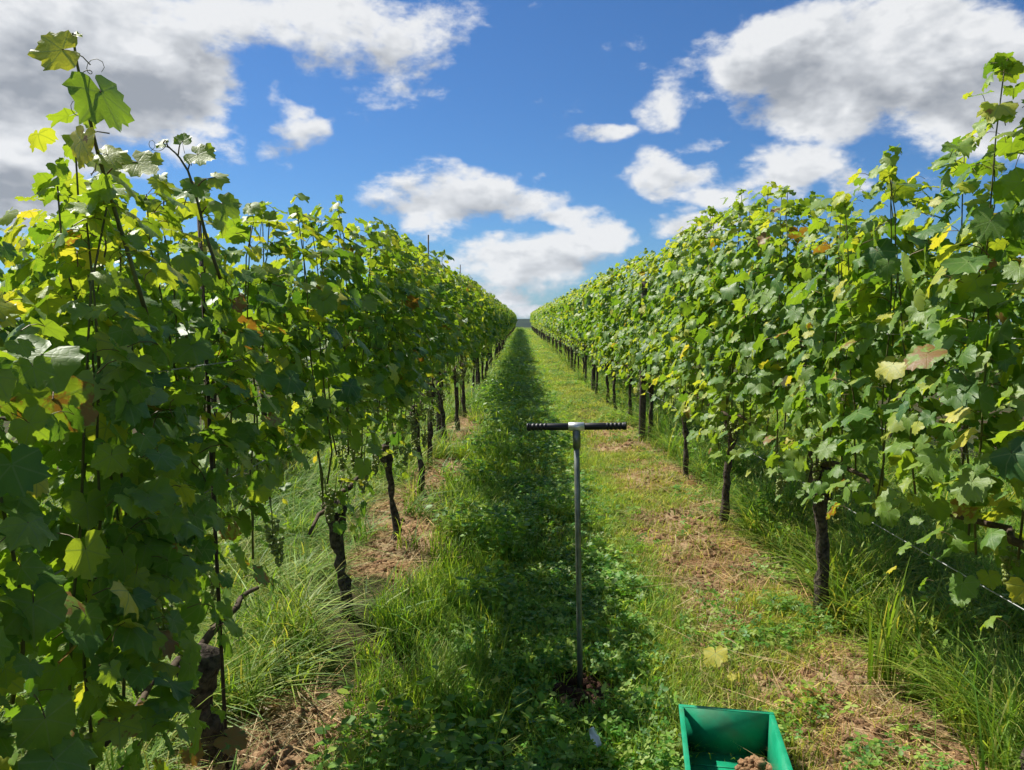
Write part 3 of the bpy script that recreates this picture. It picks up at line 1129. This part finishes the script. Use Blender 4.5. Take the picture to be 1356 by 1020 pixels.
V, F = tube([(0, 0, -.05), (0, 0, .3), (0, 0, .7), (0, 0, hl - .012)], .0112, 16)
link('stem', Builder().add(V, F).mesh('stem', [M_STEEL], True), aug)
V, F = tube([(0, 0, hl - .085), (0, 0, hl - .016)], .0155, 16)
link('stem_collar', Builder().add(V, F).mesh('stem_collar', [M_STEEL], True), aug)
hw = 133 / 2 * AUGER.y / F_PX
for sg in (-1, 1):
    prof = [(.030, .0125), (.032, .0138), (.112, .0138)]
    x = .116
    while x < hw - .012:
        prof += [(x, .0125), (x + .0028, .0150), (x + .0075, .0150), (x + .010, .0125)]
        x += .0155
    prof += [(hw - .010, .0152), (hw - .002, .0152), (hw, .0115)]
    V, F = lathe_x(prof)
    g = link('grip', Builder().add(V, F).mesh('grip', [M_RUBBER], False), aug, (0, 0, hl), (0, 0, 0 if sg > 0 else math.pi))
b = Builder()
V, F = lathe_x([(-.031, .0140), (-.030, .0168), (.030, .0168), (.031, .0140)], 20)
b.add(V, F)
link('socket', b.mesh('socket', [M_ALU], False), aug, (0, 0, hl))
# auger head: two curved blades caked in soil, mostly in the hole
b = Builder()
for s in (0, math.pi):
    n = 12
    for k in range(n):
        pass
    P = []
    for k in range(n):
        f = k / (n - 1)
        a0 = s + f * 2.4
        rr = .012 + .028 * math.sin(f * 2.6)
        z0 = .055 - f * .19
        P.append([(math.cos(a0) * rr, math.sin(a0) * rr, z0), (math.cos(a0 + 1.0) * rr, math.sin(a0 + 1.0) * rr, z0 - .015), (math.cos(a0 + 1.0) * rr * .86, math.sin(a0 + 1.0) * rr * .86, z0 - .018), (math.cos(a0) * rr * .86, math.sin(a0) * rr * .86, z0 - .004)])
    V = np.array(P).reshape(-1, 3)
    i = np.arange(n - 1)[:, None] * 4
    k = np.arange(4)[None, :]
    Q = np.stack([i + k, i + (k + 1) % 4, i + 4 + (k + 1) % 4, i + 4 + k], -1).reshape(-1, 4)
    b.add(V, [Q, np.array([[3, 2, 1, 0], [4 * n - 4, 4 * n - 3, 4 * n - 2, 4 * n - 1]])])
link('auger_blade', b.mesh('auger_blade', [M_MUD], True), aug)

# ------------------------------------------------------------------ green crate and its soil
def plastic_mat():
    m, t, out = new_mat('green_plastic')
    c = t.new('ShaderNodeTexCoord').outputs['Object']
    n = t.noise(c, 26.0, 5.0, 0.65)
    n2 = t.noise(c, 7.0, 4.0, 0.6)
    n3 = t.noise(t.v('MULTIPLY', c, (260, 14, 60)), 1.0, 3.0, 0.6)
    col = t.mix(t.smooth(n, 0.3, 0.7), (.006, .25, .118, 1), (.010, .31, .155, 1))
    col = t.mix(t.smooth(n2, 0.55, 0.72, 0.0, .35), col, (.11, .13, .06, 1))
    col = t.mix(t.smooth(n3, 0.66, 0.74, 0.0, .35), col, (.10, .32, .20, 1))
    p = principled(t, col, t.smooth(n2, .3, .7, .34, .55), .45, 0.0, bump(t, n, .1, .002))
    t.l.new(p.outputs[0], out.inputs[0])
    return m


M_CRATE = plastic_mat()
CH = .155
cA = px_at_z(904, 936, CH + .02)
cB = px_at_z(1020, 946, CH + .02)
cw = (cB - cA).length
cang = math.atan2(cB.y - cA.y, cB.x - cA.x)
crate = bpy.data.objects.new('crate', None)
COL.objects.link(crate)
mid = (cA + cB) / 2
cl = .46
nrm = Vector((math.sin(cang), -math.cos(cang), 0))
cc = mid + nrm * (cl / 2)
crate.location = (cc.x, cc.y, .02)
crate.rotation_euler = (0, 0, cang)
tag(crate, 'open green plastic crate on the grass with a little soil inside', 'crate')
hx_, hy_ = cw / 2, cl / 2
TP = .012   # taper
TW = .004


def wall(p0, p1, nx, ny, hole=False):
    """wall along p0->p1 at the top, leaning in at the bottom by TP; outward normal (nx, ny)"""
    b = Builder()

    def pt(f, g, d):
        x = p0[0] + (p1[0] - p0[0]) * f - nx * (TP * (1 - g) + d)
        y_ = p0[1] + (p1[1] - p0[1]) * f - ny * (TP * (1 - g) + d)
        return (x, y_, g * CH)

    def blk(f0, f1, g0, g1):
        b.hexa([pt(f0, g0, 0), pt(f1, g0, 0), pt(f1, g0, TW), pt(f0, g0, TW)], [pt(f0, g1, 0), pt(f1, g1, 0), pt(f1, g1, TW), pt(f0, g1, TW)])
    if hole:
        blk(0, .615, 0, 1)
        blk(.665, 1, 0, 1)
        blk(.615, .665, 0, .30)
        blk(.615, .665, .36, 1)
    else:
        blk(0, 1, 0, 1)
    # outer ribs
    for f in (.2, .4, .6, .8):
        b.hexa([pt(f - .008, .05, -.006), pt(f + .008, .05, -.006), pt(f + .008, .05, -.0003), pt(f - .008, .05, -.0003)], [pt(f - .008, .93, -.006), pt(f + .008, .93, -.006), pt(f + .008, .93, -.0003), pt(f - .008, .93, -.0003)])
    me = b.mesh('side_wall', [M_CRATE])
    return link('side_wall', me, crate)


e = .0045
wall((-hx_ + e, hy_), (hx_ - e, hy_), 0, 1)
wall((hx_ - e, -hy_), (-hx_ + e, -hy_), 0, -1)
wall((-hx_, -hy_ + .0002), (-hx_, hy_ - .0002), -1, 0)
wall((hx_, hy_ - .0002), (hx_, -hy_ + .0002), 1, 0)
b = Builder()
b.box(-hx_ + TP + .0003, hx_ - TP - .0003, -hy_ + TP + .0003, hy_ - TP - .0003, .003, .008)
for k in range(3):
    yk = -hy_ * .6 + k * hy_ * .6
    b.box(-hx_ + .03, hx_ - .03, yk - .004, yk + .004, .0075, .0105)
link('floor_panel', b.mesh('floor_panel', [M_CRATE]), crate)
b = Builder()
rt, rw = .009, .013
b.box(-hx_ - rw, hx_ + rw, hy_ - .0035, hy_ + rw, CH - rt, CH + .0025)
b.box(-hx_ - rw, hx_ + rw, -hy_ - rw, -hy_ + .0035, CH - rt, CH + .0025)
b.box(-hx_ - rw, -hx_ + .0035, -hy_ + .0036, hy_ - .0036, CH - rt, CH + .0022)
b.box(hx_ - .0035, hx_ + rw, -hy_ + .0036, hy_ - .0036, CH - rt, CH + .0022)
rim = link('rim', b.mesh('rim', [M_CRATE]), crate)
bv = rim.modifiers.new('bevel', 'BEVEL')
bv.width = .002
bv.segments = 2

def lump(seed, rx, ry, rz, amp=.35, nu=22, nv=12):
    g = np.random.RandomState(seed)
    ox, oy = g.rand(2) * 50
    th = np.linspace(0, 2 * np.pi, nu, endpoint=False)
    ph = np.linspace(0, np.pi, nv)
    V = []
    for p_ in ph[1:-1]:
        for t_ in th:
            d = np.array([math.sin(p_) * math.cos(t_), math.sin(p_) * math.sin(t_), math.cos(p_)])
            k = 1 + amp * 2 * (float(fbm(d[0] * 2 + ox + d[2], d[1] * 2 + oy - d[2] * .7, 1.3, 3)) - .5)
            V.append(d * k)
    V.append(np.array([0, 0, 1.0]))
    V.append(np.array([0, 0, -1.0]))
    V = np.array(V) * np.array([rx, ry, rz])
    m_ = nv - 2
    i = np.arange(m_ - 1)[:, None] * nu
    k = np.arange(nu)[None, :]
    Q = np.stack([i + k, i + nu + k, i + nu + (k + 1) % nu, i + (k + 1) % nu], -1).reshape(-1, 4)
    kk = np.arange(nu)
    T = np.concatenate([np.stack([np.full(nu, m_ * nu), kk, (kk + 1) % nu], -1), np.stack([np.full(nu, m_ * nu + 1), (m_ - 1) * nu + (kk + 1) % nu, (m_ - 1) * nu + kk], -1)])
    return V, [Q, T]


b = Builder()
g = np.random.RandomState(9)
for k in range(110):
    f = g.rand()
    r = g.uniform(.004, .014) * (1.2 - f * .4)
    a = g.uniform(0, 6.28)
    d = .075 * f ** .6
    V, F = lump(k, r * 1.2, r, r, .8, 8, 6)
    b.add(V + np.array([d * math.cos(a), d * 1.2 * math.sin(a), max(r * .55, .05 * (1 - f) * g.uniform(.1, 1.1))]), F)
spot = px_at_z(1003, 1014, .05)
heap = link('soil_heap', b.mesh('soil_heap', [M_CLOD], False), None, (spot.x, spot.y - .03, .0305))
tag(heap, 'small heap of crumbly brown soil lying in the green crate', 'soil')

# ------------------------------------------------------------------ small litter
M_WHITE = simple_mat('white_plastic', (.78, .80, .84), .35, .5, nscale=20, var=.12)
b = Builder()
g = np.random.RandomState(3)
nx_, ny_ = 6, 9
X, Y = np.meshgrid(np.linspace(-.016, .016, nx_), np.linspace(-.034, .034, ny_))
X = X * (1.15 - .5 * np.abs(Y) / .034)
Z = .006 * np.sin(X * 190 + Y * 40) + .004 * g.randn(ny_, nx_) * .6
ii = np.arange(ny_ - 1)[:, None] * nx_
jj = np.arange(nx_ - 1)[None, :]
Q = np.stack([ii + jj, ii + jj + 1, ii + nx_ + jj + 1, ii + nx_ + jj], -1).reshape(-1, 4)
sc_ = link('plastic_scrap', mesh_np('plastic_scrap', np.stack([X, Y, Z], -1).reshape(-1, 3), Q, [M_WHITE]))
sm_ = sc_.modifiers.new('solid', 'SOLIDIFY')
sm_.thickness = .0012
p = px_at_z(788, 974, .10)
sc_.scale = (.85, .9, 1.3)
sc_.location = (p.x, p.y, Hf(p.x, p.y) + .10)
sc_.rotation_euler = (R(48), R(-12), R(18))
tag(sc_, 'small crumpled scrap of white plastic in the weeds by the auger', 'plastic scrap')


def fallen(px, py, s, k, tone, brown, label, rot=None, dz=.03):
    p = px_at_z(px, py, .02)
    o = bpy.data.objects.new('fallen_leaf', LEAF_ME[k])
    COL.objects.link(o)
    o.location = (p.x, p.y, Hf(p.x, p.y) + dz)
    o.rotation_euler = rot or (random.uniform(-.3, .3), random.uniform(-.3, .3), random.uniform(0, 6))
    o.scale = (s, s, s)
    o.color = (tone, brown, random.random(), 1)
    tag(o, label, 'leaf', 'fallen leaves')


fallen(947, 880, .068, 2, .93, 0, 'pale yellow-green fallen vine leaf lying on dry grass behind the crate', (R(-32), R(10), R(165)), .075)
fallen(968, 905, .024, 5, .95, .3, 'tiny yellowed fallen leaf beside the pale vine leaf', None, .04)
fallen(915, 645, .07, 4, .95, 1.0, 'curled brown fallen leaf on bare soil at the sunlit row', None, .05)
fallen(655, 925, .028, 3, .9, 0, 'small yellow leaf lying in the dark grass beside the auger', None, .1)
fallen(1075, 940, .05, 6, .97, 1.0, 'withered brown leaf on the straw beside the crate', None, .04)
fallen(350, 955, .06, 7, .98, 1.0, 'withered brown leaf on straw near the thickest black trunk', None, .04)

# ------------------------------------------------------------------ ground plants (instanced on points)
def blades(rng, n, hmin, hmax, w, spread, lean, cols, seg=3, flat=0.0):
    """a tuft: n bent blades; cols = list of (rgb)"""
    Vs, Fs, Cs = [], [], []
    k = 0
    for i in range(n):
        h = rng.uniform(hmin, hmax)
        a = rng.uniform(0, 6.283)
        rr = spread * math.sqrt(rng.rand())
        ba = rng.uniform(0, 6.283)
        base = np.array([rr * math.cos(ba), rr * math.sin(ba), -.01])
        L = lean * rng.uniform(.3, 1.2)
        q = np.linspace(0, 1, seg + 1)
        d = np.array([math.cos(a), math.sin(a), 0])
        sd = np.array([-math.sin(a), math.cos(a), 0])
        tw = rng.uniform(-.8, .8)
        sd = sd * math.cos(tw) + np.array([0, 0, 1]) * math.sin(tw) * .5
        wv = w * rng.uniform(.6, 1.3)
        c = np.array(cols[rng.randint(len(cols))]) * rng.uniform(.6, 1.4)
        P = base + d * (h * L * q ** 2)[:, None] + np.array([0, 0, 1.0]) * (h * (q - .35 * L * q ** 2.2) * (1 - flat))[:, None]
        wq = wv * (1 - q ** 1.8) * .5
        pts = []
        for j in range(seg):
            pts += [P[j] - sd * wq[j], P[j] + sd * wq[j]]
        pts.append(P[seg])
        m_ = len(pts)
        for j in range(seg - 1):
            Fs += [(k + 2 * j, k + 2 * j + 1, k + 2 * j + 3), (k + 2 * j, k + 2 * j + 3, k + 2 * j + 2)]
        Fs.append((k + 2 * seg - 2, k + 2 * seg - 1, k + 2 * seg))
        Vs += pts
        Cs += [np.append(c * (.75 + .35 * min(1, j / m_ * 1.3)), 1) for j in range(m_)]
        k += m_
    return np.array(Vs), np.array(Fs), np.array(Cs)


def oval_leaves(rng, n, size, height, spread, cols, trefoil=False):
    Vs, Fs, Cs = [], [], []
    k = 0
    for i in range(n):
        a = rng.uniform(0, 6.283)
        rr = spread * math.sqrt(rng.rand())
        c0 = np.array([rr * math.cos(a), rr * math.sin(a), height * rng.uniform(.35, 1)])
        col = np.array(cols[rng.randint(len(cols))]) * rng.uniform(.7, 1.3)
        s0 = size * rng.uniform(.6, 1.2)
        n_ = np.array([rng.normal(0, .4), rng.normal(0, .4), 1])
        for q in range(3 if trefoil else 1):
            ang = a + q * 2.094
            td = np.array([math.cos(ang), math.sin(ang), rng.uniform(-.3, .25)])
            Rm = frame(n_, td)
            sh = np.array([(0, 0, 0), (.28, .35, .03), (.33, .68, .02), (.0, 1, -.06), (-.33, .68, .02), (-.28, .35, .03), (0, .5, -.03)])
            V = (sh * s0) @ Rm.T + c0
            Vs += list(V)
            Fs += [(k + 6, k + 0, k + 1), (k + 6, k + 1, k + 2), (k + 6, k + 2, k + 3), (k + 6, k + 3, k + 4), (k + 6, k + 4, k + 5), (k + 6, k + 5, k + 0)]
            Cs += [np.append(col, 1)] * 7
            k += 7
        # stalk
        st = np.array([c0 * np.array([.3, .3, 0]) - np.array([.001, 0, .01]), c0 * np.array([.3, .3, 0]) + np.array([.001, 0, -.01]), c0])
        Vs += list(st)
        Fs.append((k, k + 1, k + 2))
        Cs += [np.append(col * .8, 1)] * 3
        k += 3
    return np.array(Vs), np.array(Fs), np.array(Cs)


def src(kind, nvar, fn, mat, seed):
    out = []
    for i in range(nvar):
        V, F, C = fn(np.random.RandomState(seed + i))
        me = mesh_np(kind, V, F, [mat], True, {'col': C})
        o = bpy.data.objects.new(kind + '_source', me)   # never linked to the scene, only read by the node tree
        out.append(o)
    return out


GREEN = [(.075, .155, .016), (.105, .185, .02), (.14, .21, .028), (.055, .12, .018), (.18, .21, .045)]
MOWN = [(.125, .19, .024), (.16, .21, .032), (.20, .22, .046), (.085, .15, .02), (.28, .26, .10)]
TALLC = [(.075, .15, .020), (.10, .175, .026), (.13, .19, .034), (.055, .12, .018), (.17, .19, .055)]
WEEDC = [(.06, .155, .026), (.09, .185, .032), (.13, .22, .04), (.045, .12, .026), (.17, .23, .07)]
STRAWC = [(.34, .24, .12), (.42, .32, .17), (.27, .18, .09), (.46, .38, .24), (.22, .14, .07)]

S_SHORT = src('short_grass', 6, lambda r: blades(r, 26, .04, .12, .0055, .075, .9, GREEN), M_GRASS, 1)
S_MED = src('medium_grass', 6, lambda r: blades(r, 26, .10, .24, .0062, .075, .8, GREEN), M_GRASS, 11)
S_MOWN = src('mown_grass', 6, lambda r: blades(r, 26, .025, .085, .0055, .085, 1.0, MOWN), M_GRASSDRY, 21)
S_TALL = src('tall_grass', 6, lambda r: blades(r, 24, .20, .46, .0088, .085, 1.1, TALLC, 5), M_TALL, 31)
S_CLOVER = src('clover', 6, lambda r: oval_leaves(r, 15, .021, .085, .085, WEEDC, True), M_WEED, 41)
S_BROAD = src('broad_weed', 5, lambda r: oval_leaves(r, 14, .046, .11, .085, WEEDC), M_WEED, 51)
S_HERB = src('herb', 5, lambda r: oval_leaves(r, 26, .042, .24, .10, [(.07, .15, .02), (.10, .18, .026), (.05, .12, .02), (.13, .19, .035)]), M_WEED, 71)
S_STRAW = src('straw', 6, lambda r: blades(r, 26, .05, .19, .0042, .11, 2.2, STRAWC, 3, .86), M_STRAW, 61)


def clod_src(i):
    V, F = lump(500 + i, 1, 1, .7, .85, 9, 6)
    return bpy.data.objects.new('clod_source', Builder().add(V, F).mesh('clod', [M_CLOD], False))


S_CLOD = [clod_src(i) for i in range(5)]


def scatter(name, label, cat, pts, sources, sxy, sz, tilt=.0):
    n = len(pts)
    if n == 0:
        return
    z = H(pts[:, 0], pts[:, 1])
    me = bpy.data.meshes.new(name)
    me.vertices.add(n)
    me.vertices.foreach_set('co', np.column_stack([pts, z]).astype(np.float32).reshape(-1))
    rot = np.column_stack([rs.normal(0, tilt, n) if tilt else np.zeros(n), rs.normal(0, tilt, n) if tilt else np.zeros(n), rs.uniform(0, 6.283, n)])
    at = me.attributes.new('rot', 'FLOAT_VECTOR', 'POINT')
    at.data.foreach_set('vector', rot.astype(np.float32).reshape(-1))
    at = me.attributes.new('scl', 'FLOAT_VECTOR', 'POINT')
    at.data.foreach_set('vector', np.column_stack([sxy, sxy, sz]).astype(np.float32).reshape(-1))
    at = me.attributes.new('pick', 'INT', 'POINT')
    at.data.foreach_set('value', rs.randint(0, len(sources), n).astype(np.int32))
    o = link(name, me)
    o['kind'] = 'stuff'
    tag(o, label, cat)
    ng = bpy.data.node_groups.new(name + '_scatter', 'GeometryNodeTree')
    ng.interface.new_socket('Geometry', in_out='INPUT', socket_type='NodeSocketGeometry')
    ng.interface.new_socket('Geometry', in_out='OUTPUT', socket_type='NodeSocketGeometry')
    gi = ng.nodes.new('NodeGroupInput')
    go = ng.nodes.new('NodeGroupOutput')
    iop = ng.nodes.new('GeometryNodeInstanceOnPoints')
    jn = ng.nodes.new('GeometryNodeJoinGeometry')
    for s in sources:
        oi = ng.nodes.new('GeometryNodeObjectInfo')
        oi.inputs['Object'].default_value = s
        g2 = ng.nodes.new('GeometryNodeGeometryToInstance')
        ng.links.new(oi.outputs['Geometry'], g2.inputs[0])
        ng.links.new(g2.outputs[0], jn.inputs[0])

    def attr(nm, ty):
        a = ng.nodes.new('GeometryNodeInputNamedAttribute')
        a.data_type = ty
        a.inputs['Name'].default_value = nm
        return a.outputs['Attribute']
    e2r = ng.nodes.new('FunctionNodeEulerToRotation')
    ng.links.new(attr('rot', 'FLOAT_VECTOR'), e2r.inputs[0])
    ng.links.new(gi.outputs[0], iop.inputs['Points'])
    ng.links.new(jn.outputs[0], iop.inputs['Instance'])
    iop.inputs['Pick Instance'].default_value = True
    ng.links.new(attr('pick', 'INT'), iop.inputs['Instance Index'])
    ng.links.new(e2r.outputs[0], iop.inputs['Rotation'])
    ng.links.new(attr('scl', 'FLOAT_VECTOR'), iop.inputs['Scale'])
    ng.links.new(iop.outputs[0], go.inputs[0])
    md = o.modifiers.new('scatter', 'NODES')
    md.node_group = ng
    return o


BANDS = [(.9, 4.6, 1.0, 1.0), (4.6, 9.0, .55, 1.15), (9.0, 20.0, .20, 1.6), (20.0, 50.0, .065, 2.4), (50.0, 110.0, .02, 3.6)]
cr_c, cr_s = math.cos(-cang), math.sin(-cang)


def clear_of(pts, keep_hole=False):
    ddx, ddy = pts[:, 0] - cc.x, pts[:, 1] - cc.y
    lx = ddx * cr_c - ddy * cr_s
    ly_ = ddx * cr_s + ddy * cr_c
    inside = (np.abs(lx) < hx_ + .035) & (np.abs(ly_) < hy_ + .03)
    h = np.hypot(pts[:, 0] - AUGER.x, pts[:, 1] - AUGER.y)
    ex, ey = pts[:, 0] - AUGER.x, pts[:, 1] - AUGER.y + .05
    hole = (ex / .13) ** 2 + (ey / .20) ** 2 < 1
    return ~inside & ~hole & (np.hypot((pts[:, 0] - SCRAP.x) / .05, (pts[:, 1] - SCRAP.y + .04) / .12) > 1)


def sample(x0, x1, per_m2, prob, zpow=.35):
    """candidate points in the strip x0..x1 thinned by prob(x, y) and distance"""
    P, S, Z = [], [], []
    for (ya, yb, dn, sc) in BANDS:
        n = int((x1 - x0) * (yb - ya) * per_m2 * dn)
        pts = np.column_stack([rs.uniform(x0, x1, n), rs.uniform(ya, yb, n)])
        k = rs.rand(n) < prob(pts[:, 0], pts[:, 1])
        pts = pts[k]
        pts = pts[clear_of(pts)]
        P.append(pts)
        S.append(sc * rs.uniform(.7, 1.25, len(pts)))
        Z.append(sc ** zpow * rs.uniform(.65, 1.3, len(pts)) * (.45 + 1.1 * fbm(pts[:, 0] + 40, pts[:, 1] + 3, 3.2, 2)))
    return np.concatenate(P), np.concatenate(S), np.concatenate(Z)


def wobx(x, y):
    return x + .30 * (fbm(x + 5, y + 2, .8, 2) - .5)


def band(x, y, a, b, soft=.12):
    w = wobx(x, y)
    return sstep(w, a - soft, a + soft) * (1 - sstep(w, b - soft, b + soft))


# lush verge between the shaded row and the path
p, s, z = sample(-1.3, .25, 420, lambda x, y: band(x, y, -.62, -.12) * (1 - .85 * soil_mask(x, y)) * (.12 + .88 * sstep(fbm(x, y, 2.4, 2), .40, .56)))
scatter('lush_grass', 'lush bright grass along the foot of the shaded row', 'grass', p, S_MED, s, z)
p, s, z = sample(-1.0, .2, 120, lambda x, y: band(x, y, -.62, -.1) * (1 - soil_mask(x, y)) * sstep(fbm(x + 12, y + 5, 1.5, 2), .42, .58))
scatter('leafy_herbs', 'leafy bright herbs mixed into the lush verge', 'weeds', p, S_HERB, s, z, .1)
p, s, z = sample(.4, 3.6, 26, lambda x, y: sstep(fbm(x + 2, y + 15, 1.5, 2), .45, .6) * (1 - .6 * soil_mask(x, y)) * sstep(x, 1.4, 1.65))
scatter('shade_herbs', 'leafy herbs among the tall grass of the sunlit row', 'weeds', p, S_HERB, s, z * .9, .1)
# low sward of the path
p, s, z = sample(-.6, 1.0, 420, lambda x, y: band(x, y, -.3, .75) * .9 * (1 - soil_mask(x, y)))
scatter('path_grass', 'short green grass covering the middle of the path', 'grass', p, S_SHORT, s, z)
p, s, z = sample(-.6, .9, 330, lambda x, y: band(x, y, -.28, .55) * (.25 + .75 * sstep(fbm(x + 9, y, 1.7, 2), .38, .6)))
scatter('clover', 'small-leaved clover and creeping weeds in the path', 'weeds', p, S_CLOVER, s, z, .15)
p, s, z = sample(-.7, .9, 120, lambda x, y: band(x, y, -.12, .5) * (sstep(fbm(x + 3, y + 8, 1.3, 2), .50, .66) * (1 - sstep(y, 6, 12)) + 7 * .1 * np.exp(-(((x - .2) / .35) ** 2 + ((y - 2.6) / .35) ** 2))))
scatter('broadleaf_weeds', 'dark broad-leaved weeds around the foot of the auger', 'weeds', p, S_BROAD, s, z, .15)
p, s, z = sample(.3, 1.7, 150, lambda x, y: band(x, y, .4, 1.5) * (1 - .75 * soil_mask(x, y)) * sstep(fbm(x + 19, y + 3, 2.2, 2), .42, .58))
scatter('sunny_weeds', 'small leafy weeds dotted through the mown grass', 'weeds', p, S_CLOVER, s, z * .7, .2)
# mown yellowish side of the path
p, s, z = sample(.2, 1.7, 700, lambda x, y: band(x, y, .42, 1.45) * (1 - .82 * soil_mask(x, y)))
scatter('mown_grass', 'short yellowish mown grass on the sunny side of the path', 'grass', p, S_MOWN, s, z)
# under the rows
p, s, z = sample(-1.6, -.2, 150, lambda x, y: band(x, y, -1.35, -.75) * (1 - .9 * soil_mask(x, y)) * sstep(fbm(x, y + 4, 1.6, 2), .40, .58))
scatter('row_grass', 'long pale grass growing in clumps under the shaded row', 'grass', p, S_TALL, s, z * .75, .1)
p, s, z = sample(-3.6, -1.0, 230, lambda x, y: (1 - sstep(wobx(x, y), -1.25, -1.05)) * (y < 45) * (1 - .6 * soil_mask(x, y)))
scatter('alley_grass', 'long sunlit grass in the alley behind the shaded row', 'grass', p, S_TALL, s, z * (.42 + .4 * (1 - sstep(p[:, 0], -2.0, -1.5))), .08)
p, s, z = sample(1.3, 4.2, 230, lambda x, y: sstep(wobx(x, y), 1.50, 1.70) * (y < 45) * (1 - .5 * soil_mask(x, y)))
scatter('shaded_grass', 'tall dark grass in the shade behind the sunlit row', 'grass', p, S_TALL, s, z * .85, .1)
# straw and clods on the bare strips
p, s, z = sample(-1.4, 1.7, 300, lambda x, y: soil_mask(x, y) * (1 - sstep(y, 9, 14)) * (.35 + .65 * sstep(fbm(x + 2, y + 6, 2.0, 2), .36, .55)))
scatter('straw_litter', 'dry straw and hay strewn over the bare soil strips', 'straw', p, S_STRAW, s, z, .12)
p, s, z = sample(.4, 1.6, 60, lambda x, y: band(x, y, .5, 1.4) * (1 - sstep(y, 5, 9)))
scatter('dry_clippings', 'dry clippings scattered through the mown grass', 'straw', p, S_STRAW, s * .8, z, .12)
p, s, z = sample(-1.4, 1.7, 1500, lambda x, y: soil_mask(x, y) ** 1.5 * (1 - sstep(y, 9, 14)))
q = .004 + .019 * rs.rand(len(p)) ** 3
scatter('soil_clods', 'crumbled reddish-brown soil clods on the bare strips', 'soil', p, S_CLOD, q * 1.1, q, .5)
# crumbs round the auger hole
n = 320
a = rs.uniform(0, 6.283, n)
r = .025 + np.abs(rs.normal(.06, .05, n))
p = np.column_stack([AUGER.x + r * np.cos(a), AUGER.y - .03 + 1.25 * r * np.sin(a)])
q = .007 + .02 * rs.rand(n) ** 2
for s_ in range(1):
    M_CLOD2 = simple_mat('damp_clod', (.075, .036, .022), .9, .2, nscale=9, dark=(.032, .016, .010), bstr=.9, bdist=.01, coords='Generated')
    srcs = []
    for i in range(4):
        V, F = lump(600 + i, 1, 1, .8, .55, 8, 6)
        srcs.append(bpy.data.objects.new('damp_clod_source', Builder().add(V, F).mesh('damp_clod', [M_CLOD2], False)))
    scatter('auger_spoil', 'dark damp soil crumbs around the auger hole', 'soil', p, srcs, q, q, .5)


# ------------------------------------------------------------------ single grass clumps that can be picked out
def clump(x, y, seed, n, hmin, hmax, w, spread, lean, label, extra=None):
    g = np.random.RandomState(seed)
    V, F, C = blades(g, n, hmin, hmax, w, spread, lean, TALLC, 6)
    o = link('grass_clump', mesh_np('grass_clump', V, F, [M_TALL], True, {'col': C}), None, (x, y, Hf(x, y)), (0, 0, g.uniform(0, 6)))
    tag(o, label, 'grass clump', 'single grass clumps by the rows')


def gpt(px, py):
    p_ = px_at_z(px, py, 0.02)
    return p_.x, p_.y


clump(*gpt(1165, 915), 1, 22, .25, .62, .016, .05, .35, 'tall upright grass clump with seeding stem by the thick grey-brown trunk')
clump(*gpt(1225, 900), 2, 50, .22, .48, .017, .08, 1.3, 'broad arching grass clump beside the tall upright clump')
clump(*gpt(1290, 960), 3, 50, .18, .40, .014, .10, 1.3, 'pale arching grass clump below the slanting wire')
clump(*gpt(1005, 690), 4, 60, .15, .34, .007, .08, 1.1, 'grass clump at the foot of the black-headed slim trunk')
clump(*gpt(385, 860), 5, 150, .25, .55, .007, .13, 1.3, 'large pale arching grass clump between two leaning trunks')
clump(*gpt(330, 800), 6, 120, .25, .5, .007, .13, 1.2, 'pale arching grass clump behind the leaning dark trunk')
clump(*gpt(395, 720), 7, 110, .2, .45, .007, .12, 1.2, 'grass clump in the sun behind the slim leaning trunk')
clump(*gpt(560, 905), 8, 70, .12, .30, .007, .11, 1.0, 'lush bright grass clump at the edge of the path')

# ------------------------------------------------------------------ air
HAZE_DENSITY = 0.00002
hb = Builder()
hb.box(-5400, 5400, -500, 7200, -90, 140)
M_HAZE = bpy.data.materials.new('air_haze')
M_HAZE.use_nodes = True
ht = NT(M_HAZE.node_tree)
ht.n.clear()
pv = ht.new('ShaderNodeVolumePrincipled')
pv.inputs['Color'].default_value = (.62, .74, 1.0, 1)
pv.inputs['Density'].default_value = HAZE_DENSITY
pv.inputs['Anisotropy'].default_value = 0.2
ho = ht.new('ShaderNodeOutputMaterial')
ht.l.new(pv.outputs[0], ho.inputs['Volume'])
hz = link('haze', hb.mesh('haze', [M_HAZE]))
hz['kind'] = 'stuff'
